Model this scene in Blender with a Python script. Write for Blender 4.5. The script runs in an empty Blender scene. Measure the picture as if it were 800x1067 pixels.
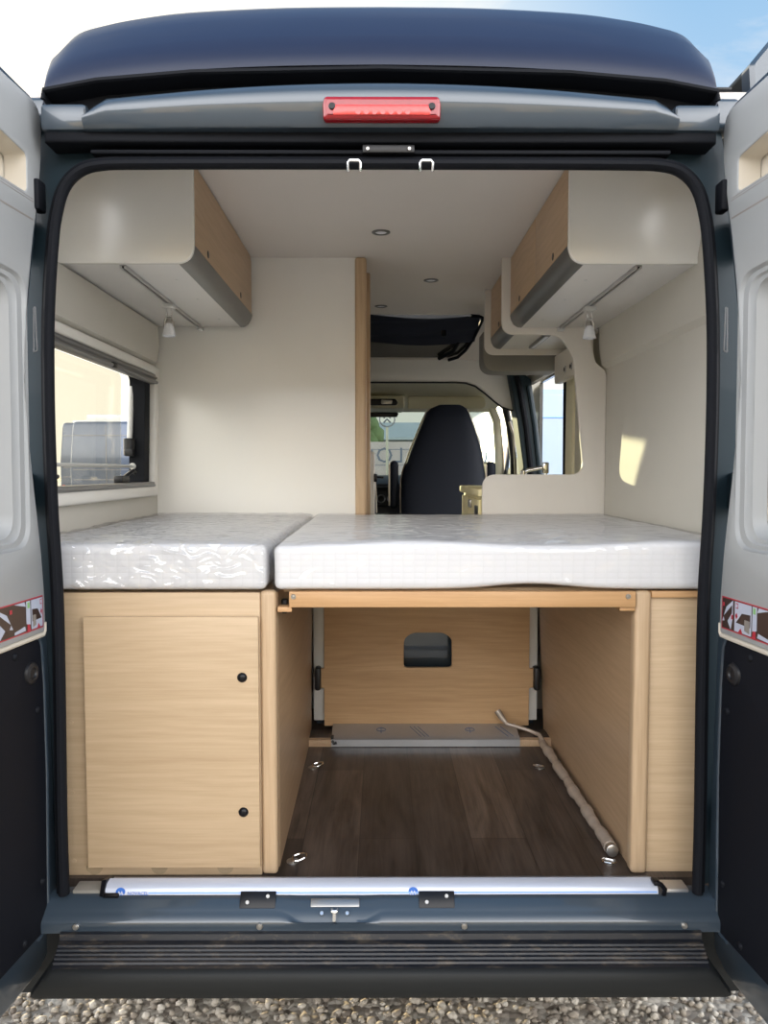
import bpy, bmesh, math, random
import numpy as np
from mathutils import Vector, Matrix, noise as mnoise
random.seed(7)
SC = bpy.context.scene
COL = SC.collection
R = math.radians
FZ = 0.575            # van floor above the ground
CEIL = 2.47

# ------------------------------------------------------------------ materials
def nt(name):
    m = bpy.data.materials.new(name); m.use_nodes = True
    n = m.node_tree; b = n.nodes['Principled BSDF']
    return m, n, b
def N(n, t, **kw):
    x = n.nodes.new(t)
    for k, v in kw.items():
        if k in x.inputs: x.inputs[k].default_value = v
        else: setattr(x, k, v)
    return x
def L(n, a, b): n.links.new(a, b)
def bump(n, b, h, strength=.2, dist=.002):
    bp = N(n, 'ShaderNodeBump'); bp.inputs['Strength'].default_value = strength; bp.inputs['Distance'].default_value = dist
    L(n, h, bp.inputs['Height']); L(n, bp.outputs[0], b.inputs['Normal']); return bp
def c4(c): return (c[0], c[1], c[2], 1)
def plain(name, col, rough=.5, metal=0., coat=0., var=.06, scale=12., bumpk=0., bscale=200., spec=.5, trans=0.):
    m, n, b = nt(name)
    tc = N(n, 'ShaderNodeTexCoord'); nz = N(n, 'ShaderNodeTexNoise'); nz.inputs['Scale'].default_value = scale; nz.inputs['Detail'].default_value = 4
    L(n, tc.outputs['Object'], nz.inputs['Vector'])
    mx = N(n, 'ShaderNodeMix', data_type='RGBA')
    mx.inputs[6].default_value = c4([max(0, v*(1-var)) for v in col]); mx.inputs[7].default_value = c4([min(1, v*(1+var)) for v in col])
    L(n, nz.outputs['Fac'], mx.inputs[0]); L(n, mx.outputs[2], b.inputs['Base Color'])
    b.inputs['Roughness'].default_value = rough; b.inputs['Metallic'].default_value = metal
    b.inputs['Coat Weight'].default_value = coat; b.inputs['Coat Roughness'].default_value = .04
    b.inputs['Specular IOR Level'].default_value = spec
    if trans: b.inputs['Transmission Weight'].default_value = trans
    if bumpk:
        n2 = N(n, 'ShaderNodeTexNoise'); n2.inputs['Scale'].default_value = bscale; n2.inputs['Detail'].default_value = 3
        L(n, tc.outputs['Object'], n2.inputs['Vector']); bump(n, b, n2.outputs['Fac'], bumpk, .002)
    return m
def wood(name, light, dark, axis='X', rough=.45, big=1.0):
    m, n, b = nt(name)
    tc = N(n, 'ShaderNodeTexCoord')
    i = 'XYZ'.index(axis)
    def mapped(a, c):
        mp = N(n, 'ShaderNodeMapping'); s = [c, c, c]; s[i] = a
        mp.inputs['Scale'].default_value = s; L(n, tc.outputs['Object'], mp.inputs['Vector']); return mp.outputs[0]
    f1 = N(n, 'ShaderNodeTexNoise'); f1.inputs['Scale'].default_value = 1; f1.inputs['Detail'].default_value = 6; f1.inputs['Roughness'].default_value = .65
    L(n, mapped(6, 190), f1.inputs['Vector'])
    f2 = N(n, 'ShaderNodeTexNoise'); f2.inputs['Scale'].default_value = 1; f2.inputs['Detail'].default_value = 4; f2.inputs['Distortion'].default_value = .6
    L(n, mapped(1.6*big, 16*big), f2.inputs['Vector'])
    wv = N(n, 'ShaderNodeTexWave'); wv.wave_type = 'BANDS'; wv.bands_direction = 'Z' if axis != 'Z' else 'X'
    wv.inputs['Scale'].default_value = 5; wv.inputs['Distortion'].default_value = 16; wv.inputs['Detail'].default_value = 2; wv.inputs['Detail Scale'].default_value = .6
    L(n, mapped(.55*big, 2.2*big), wv.inputs['Vector'])
    a1 = N(n, 'ShaderNodeMath', operation='MULTIPLY'); a1.inputs[1].default_value = .46; L(n, f1.outputs['Fac'], a1.inputs[0])
    a2 = N(n, 'ShaderNodeMath', operation='MULTIPLY_ADD'); a2.inputs[1].default_value = .38; L(n, f2.outputs['Fac'], a2.inputs[0]); L(n, a1.outputs[0], a2.inputs[2])
    a3 = N(n, 'ShaderNodeMath', operation='MULTIPLY_ADD'); a3.inputs[1].default_value = .06; L(n, wv.outputs['Fac'], a3.inputs[0]); L(n, a2.outputs[0], a3.inputs[2])
    rp = N(n, 'ShaderNodeValToRGB'); e = rp.color_ramp.elements
    e[0].position = .26; e[0].color = c4(dark); e[1].position = .60; e[1].color = c4(light)
    L(n, a3.outputs[0], rp.inputs[0]); L(n, rp.outputs[0], b.inputs['Base Color'])
    b.inputs['Roughness'].default_value = rough
    bump(n, b, f1.outputs['Fac'], .12, .001)
    return m
def vinyl_planks():
    m, n, b = nt('dark_vinyl_planks')
    tc = N(n, 'ShaderNodeTexCoord')
    mp = N(n, 'ShaderNodeMapping'); mp.inputs['Rotation'].default_value = (0, 0, R(90)); mp.inputs['Location'].default_value = (.3, .06, 0)
    L(n, tc.outputs['Object'], mp.inputs['Vector'])
    br = N(n, 'ShaderNodeTexBrick'); br.offset = .37; br.inputs['Scale'].default_value = 1; br.inputs['Brick Width'].default_value = .78; br.inputs['Row Height'].default_value = .155
    br.inputs['Mortar Size'].default_value = .0012; br.inputs['Mortar Smooth'].default_value = .3
    br.inputs['Color1'].default_value = (.62, .62, .64, 1); br.inputs['Color2'].default_value = (1.42, 1.40, 1.36, 1); br.inputs['Mortar'].default_value = (.3, .3, .3, 1)
    L(n, mp.outputs[0], br.inputs['Vector'])
    def mapped(sx, sy):
        q = N(n, 'ShaderNodeMapping'); q.inputs['Scale'].default_value = (sx, sy, 1); L(n, tc.outputs['Object'], q.inputs['Vector']); return q.outputs[0]
    f = N(n, 'ShaderNodeTexNoise'); f.inputs['Scale'].default_value = 1; f.inputs['Detail'].default_value = 7; f.inputs['Roughness'].default_value = .7; f.inputs['Distortion'].default_value = .4
    L(n, mapped(110, 5), f.inputs['Vector'])
    g = N(n, 'ShaderNodeTexNoise'); g.inputs['Scale'].default_value = 1; g.inputs['Detail'].default_value = 3; g.inputs['Distortion'].default_value = 1.5
    L(n, mapped(14, 2.4), g.inputs['Vector'])
    s = N(n, 'ShaderNodeMath', operation='MULTIPLY_ADD'); s.inputs[1].default_value = .55; L(n, g.outputs['Fac'], s.inputs[0])
    s0 = N(n, 'ShaderNodeMath', operation='MULTIPLY'); s0.inputs[1].default_value = .5; L(n, f.outputs['Fac'], s0.inputs[0]); L(n, s0.outputs[0], s.inputs[2])
    rp = N(n, 'ShaderNodeValToRGB'); e = rp.color_ramp.elements
    e[0].position = .34; e[0].color = (.020, .014, .011, 1); e[1].position = .72; e[1].color = (.105, .078, .062, 1)
    L(n, s.outputs[0], rp.inputs[0])
    mu = N(n, 'ShaderNodeMix', data_type='RGBA', blend_type='MULTIPLY'); mu.inputs[0].default_value = 1
    L(n, rp.outputs[0], mu.inputs[6]); L(n, br.outputs['Color'], mu.inputs[7]); L(n, mu.outputs[2], b.inputs['Base Color'])
    b.inputs['Roughness'].default_value = .38
    bump(n, b, f.outputs['Fac'], .15, .001)
    return m
def fabric_quilt():
    m, n, b = nt('quilted_white_ticking')
    tc = N(n, 'ShaderNodeTexCoord')
    sx = N(n, 'ShaderNodeSeparateXYZ'); L(n, tc.outputs['Object'], sx.inputs[0])
    def lines(sock, per, wob=None):
        a = N(n, 'ShaderNodeMath', operation='MULTIPLY'); a.inputs[1].default_value = 2*math.pi/per; L(n, sock, a.inputs[0])
        s = N(n, 'ShaderNodeMath', operation='SINE'); L(n, a.outputs[0], s.inputs[0])
        p = N(n, 'ShaderNodeMath', operation='ABSOLUTE'); L(n, s.outputs[0], p.inputs[0])
        q = N(n, 'ShaderNodeMath', operation='POWER'); q.inputs[1].default_value = .35; L(n, p.outputs[0], q.inputs[0]); return q.outputs[0]
    d1 = N(n, 'ShaderNodeMath', operation='ADD'); L(n, sx.outputs[0], d1.inputs[0]); L(n, sx.outputs[1], d1.inputs[1])
    v = lines(d1.outputs[0], .056); h = lines(sx.outputs[2], .03)
    ad = N(n, 'ShaderNodeMath', operation='MULTIPLY'); L(n, v, ad.inputs[0]); L(n, h, ad.inputs[1])
    nz = N(n, 'ShaderNodeTexNoise'); nz.inputs['Scale'].default_value = 500; L(n, tc.outputs['Object'], nz.inputs['Vector'])
    rp = N(n, 'ShaderNodeMix', data_type='RGBA'); rp.inputs[6].default_value = (.71, .705, .70, 1); rp.inputs[7].default_value = (.74, .735, .73, 1)
    L(n, ad.outputs[0], rp.inputs[0]); L(n, rp.outputs[2], b.inputs['Base Color'])
    b.inputs['Roughness'].default_value = .9
    bump(n, b, ad.outputs[0], .25, .003)
    return m
def facing(n, mul, add, nrm=None, power=4.5):
    lw = N(n, 'ShaderNodeLayerWeight'); lw.inputs['Blend'].default_value = .5
    if nrm is not None: L(n, nrm, lw.inputs['Normal'])
    pw = N(n, 'ShaderNodeMath', operation='POWER'); pw.inputs[1].default_value = power; L(n, lw.outputs['Facing'], pw.inputs[0])
    ad = N(n, 'ShaderNodeMath', operation='MULTIPLY_ADD', use_clamp=True); ad.inputs[1].default_value = mul; ad.inputs[2].default_value = add
    L(n, pw.outputs[0], ad.inputs[0]); return ad.outputs[0]
def film(name, k=.12, scale=16., strength=.6, stretch=(1, 1, 1), tint=(.97, .97, .98), dist=.006):
    m = bpy.data.materials.new(name); m.use_nodes = True; n = m.node_tree; n.nodes.clear()
    out = N(n, 'ShaderNodeOutputMaterial'); tr = N(n, 'ShaderNodeBsdfTransparent'); tr.inputs[0].default_value = c4(tint)
    gl = N(n, 'ShaderNodeBsdfGlossy'); gl.inputs['Roughness'].default_value = .09
    tc = N(n, 'ShaderNodeTexCoord'); mp = N(n, 'ShaderNodeMapping'); mp.inputs['Scale'].default_value = stretch; L(n, tc.outputs['Object'], mp.inputs[0])
    nz = N(n, 'ShaderNodeTexNoise'); nz.noise_type = 'RIDGED_MULTIFRACTAL'; nz.inputs['Scale'].default_value = scale; nz.inputs['Detail'].default_value = 3; nz.inputs['Distortion'].default_value = 1.6
    L(n, mp.outputs[0], nz.inputs['Vector'])
    bp = N(n, 'ShaderNodeBump'); bp.inputs['Strength'].default_value = strength; bp.inputs['Distance'].default_value = dist
    L(n, nz.outputs['Fac'], bp.inputs['Height']); L(n, bp.outputs[0], gl.inputs['Normal'])
    fac = facing(n, .42, k, bp.outputs[0])
    mx = N(n, 'ShaderNodeMixShader'); L(n, fac, mx.inputs[0]); L(n, tr.outputs[0], mx.inputs[1]); L(n, gl.outputs[0], mx.inputs[2]); L(n, mx.outputs[0], out.inputs[0])
    return m
def glass(name, tint=(.9, .92, .92), k=0., haze=0., hazecol=(.6, .6, .62)):
    m = bpy.data.materials.new(name); m.use_nodes = True; n = m.node_tree; n.nodes.clear()
    out = N(n, 'ShaderNodeOutputMaterial'); tr = N(n, 'ShaderNodeBsdfTransparent'); tr.inputs[0].default_value = c4(tint)
    gl = N(n, 'ShaderNodeBsdfGlossy'); gl.inputs['Roughness'].default_value = .02
    mx = N(n, 'ShaderNodeMixShader'); L(n, facing(n, .25, k+.02), mx.inputs[0]); L(n, tr.outputs[0], mx.inputs[1]); L(n, gl.outputs[0], mx.inputs[2])
    last = mx.outputs[0]
    if haze:
        df = N(n, 'ShaderNodeBsdfTranslucent'); df.inputs[0].default_value = c4(hazecol)
        tc = N(n, 'ShaderNodeTexCoord'); mp = N(n, 'ShaderNodeMapping'); mp.inputs['Scale'].default_value = (40, 40, 5); L(n, tc.outputs['Object'], mp.inputs[0])
        nz = N(n, 'ShaderNodeTexNoise'); nz.inputs['Scale'].default_value = 1; nz.inputs['Detail'].default_value = 5; L(n, mp.outputs[0], nz.inputs['Vector'])
        sm = N(n, 'ShaderNodeMath', operation='MULTIPLY'); sm.inputs[1].default_value = haze*2; L(n, nz.outputs['Fac'], sm.inputs[0])
        m2 = N(n, 'ShaderNodeMixShader'); L(n, sm.outputs[0], m2.inputs[0]); L(n, last, m2.inputs[1]); L(n, df.outputs[0], m2.inputs[2]); last = m2.outputs[0]
    L(n, last, out.inputs[0]); return m
def dirty_plastic():
    m, n, b = nt('dusty_black_plastic')
    tc = N(n, 'ShaderNodeTexCoord'); mp = N(n, 'ShaderNodeMapping'); mp.inputs['Scale'].default_value = (14, 30, 30); L(n, tc.outputs['Object'], mp.inputs[0])
    nz = N(n, 'ShaderNodeTexNoise'); nz.inputs['Scale'].default_value = 1; nz.inputs['Detail'].default_value = 8; nz.inputs['Roughness'].default_value = .75; L(n, mp.outputs[0], nz.inputs['Vector'])
    rp = N(n, 'ShaderNodeValToRGB'); e = rp.color_ramp.elements
    e[0].position = .52; e[0].color = (.010, .012, .017, 1); e[1].position = .72; e[1].color = (.11, .085, .06, 1)
    L(n, nz.outputs['Fac'], rp.inputs[0]); L(n, rp.outputs[0], b.inputs['Base Color']); b.inputs['Roughness'].default_value = .42
    return m
def stone_mat():
    m, n, b = nt('pale_gravel_stone')
    at = N(n, 'ShaderNodeAttribute'); at.attribute_name = 'tone'
    rp = N(n, 'ShaderNodeValToRGB'); e = rp.color_ramp.elements
    e[0].position = 0; e[0].color = (.14, .11, .085, 1); e[1].position = 1; e[1].color = (.58, .53, .45, 1)
    x = rp.color_ramp.elements.new(.5); x.color = (.38, .33, .26, 1)
    L(n, at.outputs['Fac'], rp.inputs[0])
    tc = N(n, 'ShaderNodeTexCoord'); nz = N(n, 'ShaderNodeTexNoise'); nz.inputs['Scale'].default_value = 120; L(n, tc.outputs['Object'], nz.inputs['Vector'])
    mu = N(n, 'ShaderNodeMix', data_type='RGBA', blend_type='MULTIPLY'); mu.inputs[0].default_value = .5
    L(n, rp.outputs[0], mu.inputs[6]); L(n, nz.outputs['Fac'], mu.inputs[7]); L(n, mu.outputs[2], b.inputs['Base Color'])
    b.inputs['Roughness'].default_value = .8
    return m
def ground_mat():
    m, n, b = nt('gravel_ground')
    tc = N(n, 'ShaderNodeTexCoord'); vo = N(n, 'ShaderNodeTexVoronoi'); vo.inputs['Scale'].default_value = 45; L(n, tc.outputs['Object'], vo.inputs['Vector'])
    bw = N(n, 'ShaderNodeRGBToBW'); L(n, vo.outputs['Color'], bw.inputs[0])
    rp = N(n, 'ShaderNodeValToRGB'); e = rp.color_ramp.elements
    e[0].position = .1; e[0].color = (.16, .13, .10, 1); e[1].position = .9; e[1].color = (.50, .46, .39, 1)
    L(n, bw.outputs[0], rp.inputs[0]); L(n, rp.outputs[0], b.inputs['Base Color']); b.inputs['Roughness'].default_value = .9
    bump(n, b, vo.outputs['Distance'], .8, .01).invert = True
    return m
def foliage(name, col):
    return plain(name, col, .8, var=.5, scale=.35, bumpk=.5, bscale=3)

M = dict(
    paint=plain('blue_grey_metallic_paint', (.036, .052, .070), .3, .1, 1., .04),
    paintroof=plain('deep_blue_roof_paint', (.012, .018, .042), .4, .0, .12, .05, spec=.25),
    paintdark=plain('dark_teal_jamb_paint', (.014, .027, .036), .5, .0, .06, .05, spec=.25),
    rubber=plain('black_rubber', (.004, .005, .008), .7, spec=.2),
    black=plain('black_plastic', (.010, .010, .012), .45, bumpk=.1, bscale=400),
    gloss=plain('gloss_black', (.005, .005, .007), .3, spec=.3),
    step=dirty_plastic(),
    bumper=plain('charcoal_bumper_plastic', (.013, .014, .014), .55, bumpk=.1, bscale=500, spec=.25),
    trim=plain('light_grey_moulded_trim', (.31, .32, .325), .45, var=.02),
    trimwarm=plain('cream_trim_edge', (.56, .51, .43), .5, var=.02),
    trimlow=plain('black_lining_board', (.006, .007, .011), .7, bumpk=.2, bscale=600, spec=.15),
    white=plain('white_laminate', (.86, .84, .79), .22, var=.01),
    whitematt=plain('white_matt_laminate', (.68, .665, .64), .4, var=.01),
    ceil=plain('warm_white_ceiling', (.64, .60, .565), .7, var=.015, bumpk=.05, bscale=300),
    lining=plain('taupe_lining', (.56, .535, .475), .6, var=.02, bumpk=.08, bscale=350),
    taupeshade_plate=plain('shaded_taupe_and_end_plate', (.22, .205, .175), .6),  # taupe lining darkened to carry shade on the lining box; also the end plate
    panel=plain('putty_panel', (.70, .66, .60), .4, var=.02),
    windowframe=plain('off_white_window_frame', (.74, .72, .67), .4, var=.02),
    oakx=wood('oak_grain_across', (.575, .425, .27), (.44, .31, .185), 'X'),
    oakz=wood('oak_grain_upright', (.59, .43, .275), (.44, .30, .175), 'Z'),
    oaky=wood('oak_grain_lengthwise', (.56, .40, .26), (.43, .295, .18), 'Y'),
    oakshade=wood('oak_bulkhead', (.62, .41, .225), (.45, .28, .14), 'X'),
    oakside=wood('oak_side_board', (.51, .355, .22), (.38, .25, .14), 'Y', .35),
    beech=wood('beech_rail', (.60, .36, .18), (.47, .265, .115), 'X'),
    cap=plain('beige_cover_cap', (.36, .27, .165), .5),
    vinyl=vinyl_planks(),
    alu=plain('brushed_aluminium', (.55, .55, .56), .35, .85),
    alud=plain('grey_anodised_strip', (.20, .20, .20), .38, .7),
    alup=plain('pale_painted_post', (.62, .62, .60), .4, .1),
    stripfilm=plain('filmed_aluminium_strip', (.52, .55, .63), .3, .2, .3, .03),
    stepfilm=plain('film_wrapped_metal', (.42, .43, .45), .35, .6, .3, .12, 9),
    blue=plain('printed_blue', (.02, .13, .50), .4),
    bluepale=plain('printed_pale_blue', (.20, .38, .75), .4),
    bluefaint=plain('printed_faint_blue', (.10, .17, .30), .4),
    chrome=plain('chrome', (.75, .75, .75), .12, 1.),
    steel=plain('dull_steel', (.45, .43, .40), .3, .9),
    red=plain('red_lens', (.26, .005, .010), .2, 0, .35, .15, 60),
    redin=plain('red_reflector_cells', (.62, .05, .045), .25, .2, .4, .45, 130),
    quilt=fabric_quilt(),
    wrapA=film('crinkled_clear_wrap', .12, 20, .9, (.7, .8, 1.2), dist=.02),
    wrapB=film('smooth_clear_wrap', .05, 7, .9, (1, .7, 1), dist=.014),
    polewrap=plain('wrapped_beige_tube', (.42, .35, .29), .25, .15, .5, .25, 30, .5, 60),
    frost=plain('frosted_lamp_glass', (.74, .76, .80), .35, var=.03),
    glass=glass('hazy_acrylic_pane', (.90, .89, .84), 0, .014, (.7, .66, .55)),
    clearglass=glass('clear_windscreen', (.66, .71, .70)),
    seat=plain('dark_navy_upholstery', (.008, .011, .020), .6, bumpk=.15, bscale=300, spec=.25),
    seatedge=plain('lit_piping_and_webbing', (.60, .52, .42), .6),  # sunlit seat rim put into the pale colour; also used for belt webbing
    dash=plain('black_dashboard', (.008, .010, .016), .4),
    beige=plain('cab_beige_trim', (.78, .73, .54), .6, var=.03),
    cream=plain('cream_front_with_sun', (.84, .74, .42), .4),  # sunlight on the kitchen unit put into the cream as yellow
    navy=plain('navy_blind_fabric', (.006, .009, .022), .7),
    roofpane=plain('dark_roof_pane', (.035, .034, .034), .15, coat=.5),
    ground=ground_mat(), stone=stone_mat(),
    vanwhiteshade=plain('white_van_in_shade', (.36, .45, .58), .3, 0, .5, .02),  # white paint with bluish shade mixed into its colour
    vangrey=plain('silver_grey_van_paint', (.065, .085, .125), .3, .2, .5, .05),
    tyre=plain('tyre_rubber', (.012, .012, .012), .8),
    darkglass=plain('dark_van_glass', (.02, .025, .03), .06, coat=.5),
    facade=plain('pale_render', (.36, .36, .34), .8, var=.06, scale=.6),
    beigewall=plain('sunlit_beige_cladding', (.58, .50, .38), .7, var=.12, scale=.8),
    roofgrey=plain('grey_roof_sheet', (.26, .30, .30), .6, var=.1, scale=.7),
    banner=plain('pinkish_banner_cloth', (.42, .36, .32), .8, var=.06),
    bannerink=plain('grey_banner_lettering', (.12, .14, .17), .8),
    post=plain('weathered_post', (.40, .38, .28), .8),
    leaf=foliage('tree_leaves', (.09, .13, .045)), hill=foliage('wooded_hill', (.055, .09, .045)),
    bark=plain('bark', (.10, .07, .05), .9),
    stickerwhite=plain('sticker_pale_blue', (.42, .46, .56), .35), stickerdark=plain('sticker_dark_brown', (.045, .028, .024), .35),
    stickerred=plain('sticker_red', (.40, .03, .05), .35), stickergrey=plain('sticker_grey', (.24, .22, .20), .35), stickergreen=plain('sticker_green', (.20, .45, .15), .35),
)

# ------------------------------------------------------------------ mesh helpers
class G:
    """collects vertices, faces and material slots of one mesh"""
    def __init__(s): s.v = []; s.f = []; s.m = []; s.cur = 0
    def add(s, vs, fs):
        o = len(s.v); s.v += [tuple(p) for p in vs]
        for f in fs: s.f.append(tuple(i+o for i in f)); s.m.append(s.cur)
        return s
    def bm(s, bm, mat=None):
        if mat is not None: bm.transform(mat)
        bm.verts.index_update(); s.add([v.co[:] for v in bm.verts], [[v.index for v in f.verts] for f in bm.faces]); bm.free(); return s
    def box(s, x0, x1, y0, y1, z0, z1, bev=0., seg=2, rot=None, piv=None):
        bm = bmesh.new(); bmesh.ops.create_cube(bm, size=1)
        bmesh.ops.scale(bm, vec=(abs(x1-x0), abs(y1-y0), abs(z1-z0)), verts=bm.verts)
        if bev: bmesh.ops.bevel(bm, geom=bm.edges[:], offset=min(bev, .49*min(abs(x1-x0), abs(y1-y0), abs(z1-z0))), segments=seg, profile=.5, affect='EDGES', clamp_overlap=True)
        c = Vector(((x0+x1)/2, (y0+y1)/2, (z0+z1)/2))
        mt = Matrix.Translation(c)
        if rot is not None: mt = mt @ rot
        return s.bm(bm, mt)
    def loft(s, rings, closed=True, cap=True):
        n = len(rings[0]); vs = [p for r in rings for p in r]; fs = []
        for i in range(len(rings)-1):
            for j in range(n if closed else n-1):
                k = (j+1) % n; fs.append((i*n+j, i*n+k, (i+1)*n+k, (i+1)*n+j))
        if cap and closed:
            fs.append(tuple(range(n-1, -1, -1))); fs.append(tuple((len(rings)-1)*n+j for j in range(n)))
        return s.add(vs, fs)
    def tube(s, pts, r, closed=False, seg=10, flat=1.):
        P = [Vector(p) for p in pts]; n = len(P); rings = []; up = None
        for i in range(n):
            if closed: t = P[(i+1) % n]-P[i-1]
            else: t = P[min(i+1, n-1)]-P[max(i-1, 0)]
            t.normalize()
            if up is None:
                up = Vector((0, 0, 1)) if abs(t.z) < .9 else Vector((0, 1, 0))
            a = t.cross(up)
            if a.length < 1e-6: a = t.cross(Vector((1, 0, 0)))
            a.normalize(); b = a.cross(t).normalized(); up = b
            rr = r[i] if isinstance(r, (list, tuple)) else r
            rings.append([P[i]+a*rr*math.cos(q)+b*rr*flat*math.sin(q) for q in [2*math.pi*k/seg for k in range(seg)]])
        if closed: rings.append(rings[0]); return s.loft(rings, True, False)
        return s.loft(rings)
    def lathe(s, prof, c, axis=(0, 0, 1), seg=20, cap=True):
        q = Vector((0, 0, 1)).rotation_difference(Vector(axis)); c = Vector(c)
        rings = [[c+q @ Vector((r*math.cos(2*math.pi*k/seg), r*math.sin(2*math.pi*k/seg), h)) for k in range(seg)] for r, h in prof]
        return s.loft(rings, True, cap)
    def cyl(s, c, axis, r, h, seg=18, bev=.0):
        b = bev or min(r, h)*.15
        return s.lathe([(r-b, 0), (r, b), (r, h-b), (r-b, h)], c, axis, seg)
    def mesh(s, name, mats, origin=(0, 0, 0), smooth=40):
        me = bpy.data.meshes.new(name)
        o = Vector(origin)
        me.from_pydata([Vector(p)-o for p in s.v], [], s.f)
        mats = mats if isinstance(mats, (list, tuple)) else [mats]
        for m in mats: me.materials.append(m)
        if len(mats) > 1: me.polygons.foreach_set('material_index', s.m)
        b = bmesh.new(); b.from_mesh(me); bmesh.ops.recalc_face_normals(b, faces=b.faces); b.to_mesh(b and me); b.free()
        if smooth:
            me.polygons.foreach_set('use_smooth', [True]*len(me.polygons)); me.set_sharp_from_angle(angle=R(smooth))
        me.update(); return me
def rc(pts, rad, seg=5):
    """round the corners of a polygon; rad: one number or one per point"""
    out = []; n = len(pts)
    for i in range(n):
        r = rad[i] if isinstance(rad, (list, tuple)) else rad
        p = Vector(pts[i]).to_2d(); a = Vector(pts[i-1]).to_2d()-p; b = Vector(pts[(i+1) % n]).to_2d()-p
        if r <= 0: out.append(tuple(p)); continue
        la, lb = a.length, b.length; a.normalize(); b.normalize(); ang = a.angle(b)
        d = min(r/math.tan(ang/2), la*.49, lb*.49)
        p0 = p+a*d; p1 = p+b*d
        for k in range(seg+1):
            t = k/seg; out.append(tuple(p0*(1-t)**2+p*2*t*(1-t)+p1*t*t))
    return out
AX = {'Y': lambda a, b, d: (a, d, b), 'X': lambda a, b, d: (d, a, b), 'Z': lambda a, b, d: (a, b, d)}
def plate(g, outer, d0, d1, normal='Y', holes=(), bev=0., fn=None, seg=2):
    """flat board with holes: outline in the two axes other than `normal`, from d0 to d1"""
    cu = bpy.data.curves.new('c', 'CURVE'); cu.dimensions = '2D'; cu.fill_mode = 'BOTH'
    for pl in [outer]+list(holes):
        sp = cu.splines.new('POLY'); sp.points.add(len(pl)-1)
        for i, p in enumerate(pl): sp.points[i].co = (p[0], p[1], 0, 1)
        sp.use_cyclic_u = True
    h = abs(d1-d0)/2; bev = min(bev, h*.98)
    cu.extrude = h-bev
    if bev: cu.bevel_depth = bev; cu.bevel_resolution = seg; cu.offset = -bev
    ob = bpy.data.objects.new('c', cu); COL.objects.link(ob)
    dg = bpy.context.evaluated_depsgraph_get(); me = bpy.data.meshes.new_from_object(ob.evaluated_get(dg))
    c = (d0+d1)/2; f = fn or AX[normal]
    bm = bmesh.new(); bm.from_mesh(me); bmesh.ops.remove_doubles(bm, verts=bm.verts, dist=1e-5)
    for v in bm.verts: v.co = f(v.co.x, v.co.y, c+v.co.z)
    g.bm(bm)
    bpy.data.objects.remove(ob); bpy.data.curves.remove(cu); bpy.data.meshes.remove(me)
    return g
def text_mesh(g, body, size, fn, depth=.0004, mirror=False):
    cu = bpy.data.curves.new('t', 'FONT'); cu.body = body; cu.size = size; cu.extrude = depth; cu.align_x = 'CENTER'; cu.resolution_u = 2
    ob = bpy.data.objects.new('t', cu); COL.objects.link(ob)
    dg = bpy.context.evaluated_depsgraph_get(); me = bpy.data.meshes.new_from_object(ob.evaluated_get(dg))
    g.add([fn((-v.co.x if mirror else v.co.x), v.co.y, v.co.z) for v in me.vertices], [list(p.vertices) for p in me.polygons])
    bpy.data.objects.remove(ob); bpy.data.curves.remove(cu); bpy.data.meshes.remove(me)
    return g

# ------------------------------------------------------------------ object helpers
def org(o):
    v = Vector((0, 0, 0))
    while o is not None: v += o.location; o = o.parent
    return v
def tags(o, label=None, cat=None, group=None, kind=None):
    if label: o['label'] = label
    if cat: o['category'] = cat
    if group: o['group'] = group
    if kind: o['kind'] = kind
    return o
def thing(name, loc, label, cat, group=None, kind=None):
    o = bpy.data.objects.new(name, None); o.empty_display_size = .1; o.location = loc; COL.objects.link(o)
    return tags(o, label, cat, group, kind)
def part(name, g, mat, parent, label=None, smooth=40):
    o = bpy.data.objects.new(name, g.mesh(name, mat, org(parent), smooth)); COL.objects.link(o); o.parent = parent
    if label: o['label'] = label
    return o
def solo(name, g, mat, label, cat, group=None, kind=None, smooth=40):
    a = np.array(g.v); lo = a.min(0); hi = a.max(0); c = ((lo[0]+hi[0])/2, (lo[1]+hi[1])/2, lo[2])
    o = bpy.data.objects.new(name, g.mesh(name, mat, c, smooth)); o.location = c; COL.objects.link(o)
    return tags(o, label, cat, group, kind)
def struct(name, g, mat, label, cat, smooth=40): return solo(name, g, mat, label, cat, None, 'structure', smooth)
def mir(pts): return [(-a, b) for a, b in reversed(pts)]

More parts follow.
